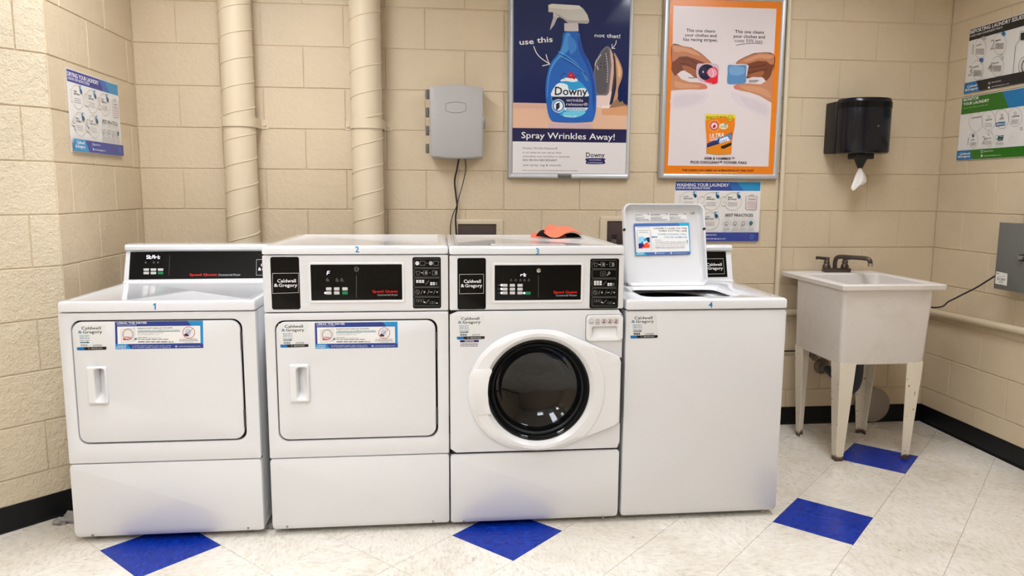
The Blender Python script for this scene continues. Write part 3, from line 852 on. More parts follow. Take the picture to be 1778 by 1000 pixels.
# door ring: ellipse clipped by the straight flank that runs to the hinge
oz = []
for i in range(64):
    a = 2*PI*i/64; rx, rz = .2745, .240
    c_, s_ = math.cos(a), math.sin(a); oz.append((gx-.0005+rx*math.copysign(abs(c_)**.92, c_), gz+rz*math.copysign(abs(s_)**.98, s_)))
left = [p for p in oz if p[0] < gx+.10]
lt = [p for p in left if p[1] >= gz]; lb = [p for p in left if p[1] < gz]
lt.sort(key=lambda p: math.atan2(p[1]-gz, p[0]-gx)); lb.sort(key=lambda p: math.atan2(p[1]-gz, p[0]-gx))
poly = [(1.981, .415), (1.981, .682)] + [(1.840, .745)] + lt + lb + [(1.797, .345)]
dout = sample(poly, gx, gz)
def toward(l, k): return [(gx+(p[0]-gx)*k, gz+(p[1]-gz)*k) for p in l]
def blend(a, b2, k): return [(p[0]*(1-k)+q[0]*k, p[1]*(1-k)+q[1]*k) for p, q in zip(a, b2)]
cg = circ(gx, gz, gr, n=NN); crest = circ(gx, gz, gr*1.14, n=NN)
arcC = []
for p in dout:
    rr0 = math.hypot(p[0]-gx, p[1]-gz); k = min(.259, rr0*.962)/rr0; arcC.append((gx+(p[0]-gx)*k, gz+(p[1]-gz)*k))
L = [xz(dout, YF-.001), xz(dout, YF-.012), xz(toward(dout, .995), YF-.018), xz(toward(dout, .982), YF-.0215), xz(toward(arcC, 1.004), YF-.0225), xz(toward(arcC, .985), YF-.0275),
     xz(crest, YF-.030), xz(circ(gx, gz, gr*1.08, n=NN), YF-.0295), xz(circ(gx, gz, gr*1.012, n=NN), YF-.014), xz(cg, YF-.009), xz(circ(gx, gz, gr*.985, n=NN), YF-.001), xz(dout, YF-.001)]
dr = obj('door_ring', loft(L), M_PLASTIC, t3)
# glass bowl
prof = [(.1975, -.010), (.194, -.013), (.188, -.006), (.182, .010), (.172, .034), (.163, .047), (.160, .048), (.148, .062), (.125, .077), (.10, .087), (.05, .096), (.0005, .098)]
gb = loft([xz(circ(gx, gz, r, n=NN), YF+h) for r, h in prof])
gbi = loft([xz(circ(gx, gz, max(.0004, r-.005), n=NN), YF+h+.004) for r, h in prof[::-1]], bm=gb)
gl = obj('door_glass', gbi, M_GLASS, dr, label='dark smoked glass bowl')
obj('glass_trim', loft([xz(circ(gx, gz, .2005, n=NN), YF-.006), xz(circ(gx, gz, .199, n=NN), YF-.0125), xz(circ(gx, gz, .192, n=NN), YF-.0125), xz(circ(gx, gz, .190, n=NN), YF-.004)]), M_BLACK, dr)
# grip on the left of the ring
gp = [(815, 652), (822, 642.5), (852, 640), (854.5, 644), (850, 655), (847.8, 668), (847, 682), (848.5, 700), (852, 716), (853, 719.5), (828, 721.5), (820, 712), (815, 695), (813.5, 675)]
gpl = [(at(x, y, YF-.03).x, at(x, y, YF-.03).z) for x, y in gp][::-1]
def sh2(l, k):
    cx = sum(p[0] for p in l)/len(l); cz = sum(p[1] for p in l)/len(l); return [(cx+(p[0]-cx)*k, cz+(p[1]-cz)*k) for p in l]
obj('door_grip', loft([xz(gpl, YF-.02), xz(gpl, YF-.0315), xz(sh2(gpl, .95), YF-.0345)], True, True), M_PLASTIC, dr)
obj('hinge_strip', box_bm(1.9785, 1.9845, YF-.016, YF, .418, .678, .001), mat('hinge_speckle', (40, 38, 36), .5), t3)
# dispenser drawer
dlo = rr_px(1017.7, 547, 1080, 590.5, YF, .013, 5); dli = rr_px(1027, 566, 1071, 585.5, YF, .006, 5)
zc = sum(p[1] for p in dli)/len(dli); dlz0 = min(p[1] for p in dli); dlz1 = max(p[1] for p in dli)
mxd = sum(q[0] for q in dli)/len(dli)
inn = []
for p in dli:
    fz = (p[1]-dlz0)/(dlz1-dlz0); inn.append(Vector((mxd+(p[0]-mxd)*.94, YF-.0095+.0205*min(1, fz*1.25), dlz0+.001+(dlz1-dlz0-.002)*fz)))
i5 = [Vector((p.x, YF-.001 if p.z > dlz0+(dlz1-dlz0)*.5 else p.y, p.z)) for p in inn]
dd = obj('dispenser_drawer', loft([xz(dlo, YF+.002), xz(dlo, YF-.009), xz(shrink(dlo, .002), YF-.011), xz(shrink(dli, -.002), YF-.011), xz(dli, YF-.0095), inn], False, True), M_PLASTIC, t3)
obj('drawer_gap_shade', plate(shrink(dlo, -.0016), shrink(dlo, .004), YF-.0005, YF+.001, .0001), M_GAP_SHADE, dd)  # dark frame painted round the drawer as the shade of its gap
S = front(YF-.0112).view(1000, 545, 18.18)
S.ring(490, 235, 78, 82, 12, (150, 170, 160)); S.line([(420, 290), (560, 270)], 14, (120, 140, 130)); S.ring(485, 225, 38, 36, 8, (150, 160, 155))
for k in range(4): S.bars(615, 175+k*46, 750, 16, (120, 130, 130) if k < 2 else (70, 60, 65))
for k, x in enumerate((880, 1070, 1260)):
    S.ring(x, 235, 76, 78, 10, (190, 110, 125)); S.line([(x-60, 290), (x+60, 180)], 9, (190, 110, 125))
    S.poly([(x-45, 290), (x-20, 240), (x+30, 250), (x+45, 290), (x, 270)], (50, 40, 45)); S.rect(x-25, 190, x+40, 212, (110, 80, 88))
S.build('drawer_icons', dd)
S = front(YF-.0016).view(780, 400, 4.761)
S.line([(84, 364), (284, 362), (284, 520), (84, 524)], 4, (205, 205, 205), closed=True)
logo(S, 95, 434, 272, 28, WHT, WHT, WHT)
S.build('name_lettering', t3)
S = front(YF-.0016).view(0, 0, 1); icon_panel(S, 1025, 449, 1073, 535, True)
S.build('icon_print', t3)
S = front(YF+.0009).view(780, 400, 4.761)
seg_text(S, 'rt', 590, 352, 18, 26, 8, M_LED, 5)
S.build('readout', t3)
S = front(YF+.0009).view(780, 400, 4.761)
for x in (512, 550, 588, 622, 657):
    S = front(YF+.0009).view(780, 400, 4.761); S.rect(x-5, 402, x+5, 407, (120, 120, 120)); S.rect(x-9, 414, x+9, 418, (120, 120, 120)); S.build('status_mark', t3)
S = front(YF+.0009).view(780, 400, 4.761)
S.line([(737, 370), (737, 552)], 3, (95, 97, 97))
S.build('centre_mark', t3)
S = front(YF+.0009).view(780, 400, 4.761)
S.text('Speed Queen', 862, 520, 1056, 21, (225, 25, 20)); S.text('Commercial Washer', 882, 545, 1056, 17, (170, 170, 170), bold=False)
S.build('brand_lettering', t3)
for x, y in ((432, 452), (432, 484), (432, 517), (620, 518)):
    S = front(YF+.0009).view(780, 400, 4.761); S.ell(x, y, 9, 9, M_LED)
    if x < 500: S.line([(402, y), (425, y)], 2, (140, 140, 190))
    S.build('indicator_light', t3)
for r, yy in enumerate((454, 486, 517)):
    for xx in (460, 522, 585):
        px, py = 780+xx/4.761, 400+yy/4.761
        key(t3, px-4.5, py-2.4, px+4.5, py+2.4, YF+.001)
px, py = 780+651/4.761, 400+519/4.761
key(t3, px-4.5, py-2.4, px+4.5, py+2.4, YF+.001, M_GREEN)
p = at(935.3, 469.6, YF)
obj('key_lock', lathe([(.0001, -.004), (.004, -.004), (.008, -.003), (.0085, 0)], (p.x, YF+.001, p.z), 'Y', 20), M_CHROME, t3)
S = front(YF-.0042); S.text('3', 929.5, 441.5, 937, 11, (20, 140, 200)); S.build('number_decal', t3, 'blue numeral 3')
service_sticker(t3, 785, 544, 20.4, 'A276197', YF-.0005)
S = front(YF-.0005).view(785, 545, 15.38)
S.rect(210, 700, 716, 895, (228, 226, 232)); S.rect(212, 702, 714, 752, (22, 26, 92)); S.text('NOTICE', 340, 745, 582, 34, WHT)
for y in (790, 824, 860): S.bars(218, y, 690, 14, (70, 66, 72))
S.build('notice_sticker', t3, 'small notice sticker with dark blue heading')
screws(t3, [(805, 906), (1047, 898)], YF+.004)
# ------------------------------------------------------------------ machine 4: top load washer, lid open
t4 = thing('top_load_washer', 'white top loading washer numbered 4 with its lid standing open, rightmost of the row', 'washer', (2.325, -.78, 0), 'washers and dryers')
D0, D1 = 2.0, 2.652
zt = .906
obj('cabinet', loft([xy(rrect(D0, D1, YF+.012, -.5, .006, 4), .03), xy(rrect(D0, D1, YF+.012, -.5, .006, 4), .862)], True, False), M_WHITE, t4)
feet(t4, D0, D1)
r = rrect(D0, D1, .02, .861, .014, 4)
bm = slab(r, YF, YF+.014, .0045)
bmesh.ops.bisect_plane(bm, geom=bm.verts[:]+bm.edges[:]+bm.faces[:], plane_co=(0, 0, .046), plane_no=(0, 0, 1))
for v in bm.verts:
    if v.co.z < .0455 and v.co.y < YF+.013: v.co.y += (.046-v.co.z)*.4
obj('front_panel', bm, M_WHITE, t4)
ob = (2.09, 2.50, -1.075, -.765)
OUT = rrect(D0-.001, D1+.001, YF-.004, -.5, .012, 8); INN = rrect(*ob, .05, 8)
obj('worktop', loft([xy(shrink(OUT, .006), .865), xy(OUT, .868), xy(OUT, zt-.009), xy(shrink(OUT, .003), zt-.003), xy(shrink(OUT, .009), zt), xy(shrink(INN, -.004), zt), xy(INN, zt-.003), xy(shrink(INN, .006), zt-.012), xy(shrink(INN, .014), zt-.014)]), M_WHITE, t4)
cx, cy = 2.272, -.83
obj('tub_ring', loft([xy(circ(cx, cy, .262, .262, 60), zt-.030), xy(circ(cx, cy, .20, .20, 60), zt-.033), xy(circ(cx, cy, .193, .193, 60), zt-.036), xy(circ(cx, cy, .190, .190, 60), zt-.045)]), M_PLASTIC, t4)
obj('wash_tub', loft([xy(circ(cx, cy, .19, .19, 60), zt-.045), xy(circ(cx, cy, .23, .23, 60), zt-.06), xy(circ(cx, cy, .23, .23, 60), zt-.42)], False, True), mat('dark_tub', (30, 30, 33), .35, metal=.3), t4, label='dark inside of the tub')
obj('agitator', lathe([(.045, 0), (.04, .1), (.028, .2), (.03, .26), (.001, .28)], (cx, cy, zt-.42), 'Z', 20), mat('agitator_grey', (90, 92, 96), .4), t4)
rear_console(t4, D0, D1, -.60, -.5, zt-.008, 1.073, .04)
Oc4, Nc4 = console_sheet(D0, D1, zt-.008, 1.073, -.60, .04)
S = Sheet(Oc4+Nc4*.0008, Nc4).view(1070, 340, 5.265)
S.poly([(200, 508), (1000, 502), (1017, 742), (200, 750)], M_BLACK)
S.line([(780, 576), (976, 574), (990, 712), (780, 716)], 3.5, (205, 205, 205), closed=True)
logo(S, 802, 640, 975, 27, WHT, WHT, WHT)
S.build('control_panel', t4, 'black control panel')
# raised lid
lz0, lz1 = .905, 1.268; ly0, ly1 = -.745, -.655; lw0, lw1 = 2.103, 2.478
Ld = Vector((0, ly1-ly0, lz1-lz0)); Ln = Vector((0, -(lz1-lz0), ly1-ly0)).normalized()
LH = Ld.length; Lu = Ld.normalized(); LO = Vector(((lw0+lw1)/2, ly0, lz0))
def lidp(l, dep): return [LO + Vector((1, 0, 0))*a + Lu*b2 + Ln*dep for a, b2 in l]
wl = (lw1-lw0)/2
lo = rrect(-wl, wl, 0, LH, .03, 8)
L = [lidp(shrink(lo, .006), -.034), lidp(lo, -.030), lidp(lo, .002), lidp(shrink(lo, .003), .006), lidp(shrink(lo, .007), .004), lidp(shrink(lo, .011), -.020), lidp(shrink(lo, .016), -.024)]
lid = obj('lid', loft(L, True, True), M_WHITE, t4, label='open lid with instruction stickers inside')
for px, py in ((1083.7, 399), (1222.3, 397.5)):
    a = hit(px, py, LO, Ln) + Ln*.004
    bm = tube([a-Ln*.008, a+Ln*.002, a+Ln*.0045], [.006, .006, .003], 14)
    obj('bumper', bm, M_RUBBER, lid)
for px, py in ((1088.5, 493), (1225.5, 491)):
    a = hit(px, py, LO, Ln)
    obj('hinge_pin', tube([a-Ln*.01, a+Ln*.004], .004, 12), M_STEEL, lid)
S = Sheet(LO-Ln*.0232, Ln).view(1085, 360, 11.11)
S.rect(205, 110, 1190, 262, (232, 232, 232))
for k, (x0, x1) in enumerate(((210, 460), (500, 820), (860, 1170))):
    S.bars(x0, 122, x1, 5, (110, 110, 110)); S.bars(x0, 145, x0+(x1-x0)*.55, 11, (60, 60, 60)); S.bars(x0, 180, x0+(x1-x0)*.7, 5, (150, 150, 150)); S.bars(x0, 206, x0+(x1-x0)*.65, 9, (70, 70, 70))
    for y in (228, 240, 252): S.bars(x0, y, x1, 5, (140, 140, 140))
    S.rect(x1-20, 124, x1, 140, (40, 40, 40))
S.text('19', 1265, 130, 1335, 34, (50, 50, 50)); S.rect(1255, 128, 1340, 134, (120, 120, 120))
S.poly([(168, 315), (1232, 300), (1262, 905), (205, 930)], (70, 110, 180))
S.poly([(1025, 305), (1232, 300), (1262, 905), (1240, 850), (1215, 355), (1055, 360)], (30, 170, 215))
S.poly([(190, 378), (1213, 358), (1243, 850), (215, 872)], WHT)
S.poly([(212, 875), (370, 872), (410, 925), (205, 930)], (30, 190, 225))
S.text('LOOSELY LOAD TO THE', 552, 425, 1190, 34, (50, 34, 30)); S.text('THIRD DOTTED LINE', 640, 474, 1192, 34, (50, 34, 30))
S.text('OVERLOADING WILL', 632, 538, 1192, 34, (40, 135, 165), bold=False); S.text('CAUSE DAMAGE', 755, 595, 1196, 34, (40, 135, 165), bold=False)
S.poly([(495, 576), (545, 558), (540, 568), (620, 566), (620, 586), (542, 586), (545, 598)], (20, 130, 180))
S.line([(240, 400), (465, 392), (465, 440), (495, 470), (510, 835), (235, 840), (225, 470), (240, 445)], 5, (90, 80, 80), closed=True)
S.rect(255, 445, 450, 452, (90, 80, 80)); S.rect(275, 480, 440, 486, (130, 120, 120)); S.line([(245, 495), (475, 490), (490, 800), (255, 805)], 4, (120, 110, 110), closed=True)
S.poly([(258, 580), (330, 560), (400, 600), (430, 640), (300, 700), (262, 690)], (150, 215, 240)); S.poly([(258, 700), (340, 690), (380, 740), (300, 795), (262, 795)], (40, 30, 110))
S.poly([(395, 590), (470, 580), (475, 690), (430, 670)], (20, 50, 90)); S.poly([(340, 780), (360, 720), (420, 670), (475, 720), (472, 780), (400, 790)], (245, 80, 50)); S.ell(385, 630, 24, 28, (40, 150, 210)); S.ell(330, 685, 22, 20, (30, 140, 190)); S.poly([(285, 795), (370, 740), (380, 750), (330, 797)], (210, 20, 60)); S.ell(450, 715, 18, 20, (250, 130, 90))
S.text('IMPORTANT', 575, 642, 695, 12, (60, 60, 60))
for y in (668, 695, 728, 765, 788): S.bars(580, y, 1165, 7, (170, 165, 160))
S.rect(540, 655, 543, 825, (200, 180, 160)); S.rect(1186, 630, 1200, 680, (30, 90, 110)); S.rect(1186, 692, 1200, 706, (30, 90, 110))
logo(S, 225, 893, 350, 18, WHT, WHT, WHT); S.ell(583, 888, 18, 20, (200, 205, 240)); S.text('800.927.9274', 620, 898, 755, 16, (220, 225, 240)); S.ell(885, 886, 18, 20, (200, 205, 240)); S.text('caldwellandgregory.com', 920, 892, 1190, 14, (220, 225, 240), bold=False)
S.build('lid_sticker', lid, 'blue bordered loading instruction sticker')
S = front(YF-.0042); S.text('4', 1229.5, 534.5, 1238, 11, (20, 140, 200)); S.build('number_decal', t4, 'blue numeral 4')
service_sticker(t4, 1086.5, 543, 20.8, 'A276208', YF-.0004)
screws(t4, [(1104, 898.5), (1323.6, 887.5)], YF+.004)

# warning label lying on washer 3
S = Sheet((1.6, -.9, 1.1128), (0, 0, 1)); 
S.U = Vector((1, 0, 0)); S.V = Vector((0, -1, 0)); S.fn = lambda x, y: (x, y)
S.rect(-.13, .10, .17, .17, (236, 234, 233)); S.rect(-.13, .10, .17, .1035, (70, 70, 72)); S.rect(-.13, .10, -.12, .17, (70, 70, 72)); S.bars(-.10, .125, .16, .006, (205, 150, 150)); S.bars(-.10, .145, .16, .006, (120, 120, 120))
S.build('warning_label', t3, 'white warning label on the top')

# ------------------------------------------------------------------ coral cap on washer 3
capt = thing('baseball_cap', 'crumpled coral cap with a black underside lying on top of washer 3', 'cap', (1.80, -.64, 1.1125))
zz = 1.1135
def A(px, py, Y): 
    p = at(px, py, Y); return p
fr = [(944, 403), (950, 408.5), (957, 411.8), (966, 412.6), (974, 410), (981, 405.5), (988, 402.8), (996, 402.2), (1003, 404), (1008, 407.5), (1010.5, 411)]
bk = [(946, 404), (949, 401), (954, 398), (961, 395.5), (969, 393.6), (977, 392.8), (985, 393), (992, 395.3), (998, 399), (1004, 403.5), (1009, 408)]
fr3 = smooth_path([A(x, y, -.70) for x, y in fr], 3); bk3 = smooth_path([A(x, y, -.60) for x, y in bk], 3)
mid_ = [a.lerp(b2, .5) + Vector((0, 0, .003)) for a, b2 in zip(fr3, bk3)]
for l in (fr3, mid_, bk3):
    for p in l: p.z = max(p.z, zz+.0015)
def sheet_obj(name, rows, m, th, parent, under=None):
    bm = bmesh.new()
    up = [[p.copy() for p in r] for r in rows]; dn = [[p-Vector((0, 0, th)) for p in r] for r in rows]
    loft(up, closed=False, bm=bm)
    o = obj(name, bm, m, parent)
    bm = loft(dn, closed=False)
    loft([up[0], dn[0]], closed=False, bm=bm)
    obj(name+'_underside', bm, under or m, parent, label='black underside of the brim' if under else None)
    return o
sheet_obj('brim', [fr3, mid_, bk3], M_CORAL, .0018, capt, M_FABBLK)
# black lining seen under the arch of the brim
un = [A(x, y, -.60) for x, y in ((966, 412.5), (974, 410.5), (982, 406), (990, 404), (998, 404.5), (1005, 407.5), (1009, 411.5))]
lo_ = [Vector((p.x, -.61, zz)) for p in un]
for p in un: p.z = max(p.z, zz+.001)
obj('sweatband', loft([lo_, un], closed=False), M_FABBLK, capt, label='black inner band')
# crumpled crown
bm = bmesh.new()
bmesh.ops.create_uvsphere(bm, u_segments=40, v_segments=18, radius=1)
rnd = random.Random(3)
for v in bm.verts:
    x, y, z = v.co
    f = 1 + .10*math.sin(3.1*x+1.2*y)+.06*math.sin(7*y+4*x)+.05*math.sin(9*x+2)
    zz2 = max(z, 0)*(.050 + .012*math.sin(5*x+1)+.008*math.sin(9*y+3*x))
    v.co = Vector((1.790+.090*x*f, -.545+.075*y*f, zz+.001+zz2*.80*(1-.75*max(0, -x))*(1-.2*max(0, x))))
for v in bm.verts:
    if v.co.z < zz+.0015: v.co.z = zz
obj('crown', bm, M_CORAL, capt)
p0 = [A(x, y, -.63) for x, y in ((929, 411.5), (934, 405), (938, 400.5), (944, 398.8), (946, 401), (945.5, 406), (950, 409), (957, 412.5))]
for p in p0: p.z = max(p.z, zz)
obj('strap', loft([p0, [p+Vector((0, .01, -.001)) for p in p0]], True, True), M_FABBLK, capt, label='black adjusting strap')
p0 = [A(x, y, -.64) for x, y in ((922, 412), (923, 408), (930, 404), (934, 404), (930, 410), (940, 411), (952, 412.6))]
for p in p0: p.z = max(p.z, zz)
obj('back_band', loft([p0, [p+Vector((0, .02, 0)) for p in p0]], True, True), M_CORAL, capt)

# ------------------------------------------------------------------ utility sink
ts = thing('utility_sink', 'floor standing white plastic utility sink on four tapered legs in the right corner', 'sink', (3.44, -.33, 0))
zr = .888
def xyl(x0, x1, y0, y1, r, z, n=6): return xy(rrect(x0, x1, y0, y1, r, n), z)
L = [xyl(3.209, 3.632, -.607, -.165, .02, .495), xyl(3.204, 3.640, -.612, -.16, .02, .508), xyl(3.198, 3.662, -.618, -.15, .02, .855), xyl(3.196, 3.664, -.62, -.148, .02, zr-.024),
     xyl(3.178, 3.702, -.643, -.022, .008, zr-.024), xyl(3.176, 3.704, -.645, -.020, .008, zr-.004), xyl(3.180, 3.700, -.641, -.024, .008, zr),
     xyl(3.226, 3.664, -.60, -.150, .03, zr), xyl(3.232, 3.658, -.594, -.156, .03, zr-.006), xyl(3.25, 3.62, -.57, -.185, .05, .53), xyl(3.28, 3.59, -.54, -.215, .05, .522)]
tub = obj('tub', loft(L, True, True), M_TUB, ts)
def sleg(cx, cy, sx, sy):
    """L shaped tapered leg; (cx,cy) outer corner at the top, sx,sy point inwards"""
    w = .082; w2 = .038; th = .004; zt_ = .506; dx = .022
    def Lsec(x, y, ww, z):
        P = [(0, 0), (ww, 0), (ww, th), (th, th), (th, ww), (0, ww)]
        return [Vector((x+sx*a, y+sy*b2, z)) for a, b2 in P]
    loops = [Lsec(cx+sx*dx, cy+sy*dx, w2, 0), Lsec(cx+sx*dx*.97, cy+sy*dx*.97, w2*1.01, .02), Lsec(cx, cy, w, zt_-.012), Lsec(cx, cy, w, zt_)]
    return obj('leg', loft(loops, True, True), M_LEG, ts)
sleg(3.207, -.61, 1, 1); sleg(3.635, -.61, -1, 1); sleg(3.207, -.160, 1, -1); sleg(3.635, -.160, -1, -1)
# faucet
fx, fy = 3.44, -.082
fa = obj('faucet', box_bm(3.385, 3.535, fy-.022, fy+.02, zr, zr+.022, .005), M_FAUCET, ts)
for x in (3.402, 3.508):
    obj('valve_stem', lathe([(.020, 0), (.022, .012), (.014, .03), (.017, .038), (.011, .046), (.014, .052), (.012, .06), (.001, .062)], (x, fy, zr+.018), 'Z', 20), M_FAUCET, fa)
obj('lever', tube([(3.412, fy, zr+.074), (3.39, fy-.003, zr+.075), (3.35, fy-.012, zr+.080), (3.335, fy-.015, zr+.080)], [.008, .009, .008, .0095], 12), M_FAUCET, fa)
obj('lever', tube([(3.50, fy, zr+.074), (3.52, fy-.003, zr+.075), (3.55, fy-.012, zr+.079)], [.008, .009, .009], 12), M_FAUCET, fa)
obj('spout', tube(smooth_path([(3.452, fy, zr+.015), (3.450, fy-.002, zr+.06), (3.458, fy-.02, zr+.085), (3.50, fy-.09, zr+.088), (3.545, fy-.155, zr+.085), (3.553, fy-.165, zr+.06)], 6), .0115, 14), M_FAUCET, fa)
obj('aerator', tube([(3.553, fy-.165, zr+.064), (3.553, fy-.165, zr+.046)], .013, 16), M_CHROME, fa)
# drain plumbing
td = thing('drain_pipe', 'dark drain pipe with metal wall flange below the utility sink', 'pipe', (3.455, -.02, .30))
obj('wall_flange', lathe([(.046, 0), (.045, -.006), (.034, -.016), (.026, -.02)], (3.455, -.001, .338), 'Y', 28), M_BRASS, td)
obj('trap_pipe', tube(smooth_path([(3.455, -.01, .338), (3.455, -.08, .335), (3.46, -.16, .30), (3.46, -.24, .26), (3.46, -.32, .29), (3.46, -.36, .36), (3.46, -.36, .4945)], 6), .021, 16), mat('dark_rubber_pipe', (44, 46, 50), .5), td)
obj('coupling', tube([(3.455, -.03, .338), (3.455, -.07, .336)], .027, 18), M_STEEL, td)
tv = thing('shutoff_valve', 'small metal shutoff valve on the wall above the drain flange', 'valve', (3.385, -.01, .39))
obj('valve_body', tube([(3.385, -.001, .398), (3.385, -.05, .398)], .011, 12), M_STEEL, tv)
obj('valve_handle', tube([(3.385, -.05, .398), (3.385, -.062, .398)], [.018, .016], 12), M_BRASS, tv)
obj('valve_outlet', tube([(3.385, -.035, .398), (3.39, -.036, .43)], .007, 10), M_STEEL, tv)
o = obj('cleanout_cover', lathe([(.0005, -.030), (.094, -.028), (.1, -.024), (.1, 0)], (3.768, -.0065, .108), 'Y', 40), M_DISC)
tag(o, 'round dull grey cleanout cover at the foot of the back wall behind the sink', 'cover')

# ------------------------------------------------------------------ towel dispenser
tw = thing('towel_dispenser', 'black centre pull paper towel dispenser mounted above the sink', 'dispenser', (3.53, 0, 1.44))
X0, X1 = 3.386, 3.672
obj('back_housing', box_bm(X0, X1, -.105, -.002, 1.532, 1.802, .006), M_RUBBER, tw)
def cov(z, k=1.0, dz=0):
    c = []; a, dep = (X1-X0)/2-.004, .135
    mx = (X0+X1)/2+.004
    for i in range(25):
        th = PI*i/24; cc, ss = math.cos(th), math.sin(th)
        c.append(Vector((mx - a*k*math.copysign(abs(cc)**.8, cc), -.1-dep*k*abs(ss)**.8, z)))
    return c
L = [cov(1.527, .90), cov(1.530, .97), cov(1.540, 1), cov(1.79, 1), cov(1.803, .985), cov(1.812, .95)]
cv = obj('cover', loft(L, True, True), M_TOWEL, tw, label='glossy blue black rounded cover')
obj('cover_band', loft([cov(1.762, 1.006), cov(1.763, 1.014), cov(1.792, 1.014), cov(1.793, 1.006)], closed=False), M_BLACK, cv)
pc = at(1517, 218.5, -.215)
ov = rrect(pc.x-.042, pc.x+.036, pc.z-.031, pc.z+.031, .028, 6)
def onc(x, extra):
    mx = (X0+X1)/2+.004; a = (X1-X0)/2-.004
    u = max(-1, min(1, (x-mx)/a)); cc = abs(u)**(1/.8); ss = math.sqrt(max(0, 1-cc*cc))
    return -.1-.135*ss**.8-extra
obj('lock_button', loft([[Vector((a, onc(a, -.002), b2)) for a, b2 in ov], [Vector((a, onc(a, .002), b2)) for a, b2 in ov], [Vector((a, onc(a, .0025), b2)) for a, b2 in shrink(ov, .003)]], True, True), M_TOWEL, cv)
obj('lock_pin', lathe([(.0001, -.002), (.004, -.001), (.004, .004)], (pc.x+.012, onc(pc.x+.012, .003), pc.z-.002), 'Y', 12), M_STEEL, cv)
nx, ny = 3.532, -.125
obj('nozzle', box_bm(nx-.049, nx+.049, ny-.045, ny+.045, 1.500, 1.53, .004), M_RUBBER, tw)
obj('nozzle_cone', lathe([(.036, 0), (.030, -.008), (.013, -.048), (.0125, -.05)], (nx, ny, 1.502), 'Z', 24), M_RUBBER, tw)
rings = []
for k, (z, rx, ry, ox) in enumerate(((1.458, .006, .006, 0), (1.445, .010, .007, .001), (1.42, .024, .012, .004), (1.395, .034, .013, .006), (1.372, .040, .012, .003), (1.355, .034, .010, -.008), (1.344, .016, .006, -.016))):
    l = []
    for i in range(36):
        a = 2*PI*i/36; wv = 1 + .22*math.sin(5*a+k*.7)*min(1, k/2)
        drop = .012*math.cos(a)*k/6
        l.append(Vector((nx+ox+rx*math.cos(a)*(1+.1*math.sin(3*a)), ny+ry*wv*math.sin(a), z+drop)))
    rings.append(l)
o = obj('paper_towel', loft(rings, True, True), M_PAPER)
tag(o, 'white paper towel end hanging from the black dispenser', 'paper towel')

# ------------------------------------------------------------------ grey telecom box and its cords
tg = thing('junction_box', 'pale grey plastic junction box with hinged cover on the back wall beside the ducts', 'junction box', (1.378, 0, 1.48))
gx0, gx1, gz0, gz1 = 1.243, 1.509, 1.487, 1.836
obj('box_base', box_bm(gx0+.004, gx1+.004, -.085, -.002, gz0-.004, gz1-.004, .012), M_GREYBASE, tg)
cl = []
for i in range(13): cl.append((gx1-(gx1-gx0)*i/12, gz1+.012*math.sin(PI*i/12)))
for i in range(13): cl.append((gx0+(gx1-gx0)*i/12, gz0-.010*math.sin(PI*i/12)+.004))
cvr = obj('box_cover', loft([xz(cl, -.082), xz(cl, -.098), xz(shrink(cl, .004), -.102), xz(shrink(cl, .010), -.105)], False, True), M_GREYBOX, tg)
emb = [(774, 180), (782, 178), (791, 177), (801, 178), (809, 180), (809, 192.5), (801, 195), (791, 196), (782, 195), (774, 192.5)]
S = front(-.1052); S.line(emb, .8, (88, 86, 84), closed=True); S.build('emboss_shade_line', cvr)  # flat dark line paints the shade along the embossed edge
for y in (164, 195.5, 227, 258):
    p = at(741.3, y, -.08)
    obj('hinge', box_bm(p.x-.006, p.x+.012, -.095, -.075, p.z-.024, p.z+.024, .004), mat('dark_grey_hinge', (92, 90, 88), .5), tg)
p = at(841, 213, -.09)
obj('latch', box_bm(gx1-.002, gx1+.012, -.098, -.07, p.z-.03, p.z+.03, .003), M_STEEL, tg)
o = obj('cord', tube(smooth_path([(1.388, -.045, 1.486), (1.378, -.03, 1.43), (1.366, -.02, 1.37), (1.372, -.02, 1.30), (1.378, -.022, 1.24), (1.370, -.02, 1.18), (1.372, -.02, 1.12), (1.376, -.02, 1.06), (1.376, -.02, .9)], 6), .0045, 10), M_RUBBER, tg, label='thicker black cord')
o = obj('cord', tube(smooth_path([(1.420, -.045, 1.486), (1.424, -.03, 1.43), (1.408, -.025, 1.355), (1.386, -.029, 1.28), (1.378, -.032, 1.245), (1.358, -.02, 1.20), (1.345, -.02, 1.15), (1.342, -.02, 1.10), (1.342, -.02, .9)], 6), .0024, 8), M_RUBBER, tg, label='thinner black cord')

# recessed outlet boxes
def outlet(x0, x1, ox0, ox1, oz1, z1, label):
    t = thing('outlet_box', label, 'outlet box', ((x0+x1)/2, 0, .93), 'recessed wall boxes')
    obj('face_plate', plate(rrect(x0, x1, .93, z1, .004, 4), rrect(ox0, ox1, .96, oz1, .003, 4), -.010, -.001, .002), M_DUCT, t)
    obj('box_inside', slab(rrect(ox0-.003, ox1+.003, .957, oz1+.003, .002, 4), -.003, -.0015, .0003), M_BROWN, t, label='dark brown recess')
    for px in (ox1+.013,):
        obj('screw', lathe([(.0001, -.002), (.003, -.001), (.003, .002)], (px, -.010, oz1-.03), 'Y', 10), M_STEEL, t)
    return t
outlet(1.346, 1.621, 1.383, 1.586, 1.145, 1.170, 'recessed wall box with dark opening behind washer 3, below the junction box')
to = outlet(2.147, 2.45, 2.185, 2.415, 1.162, 1.187, 'recessed wall box with hose valves partly hidden behind the open lid')
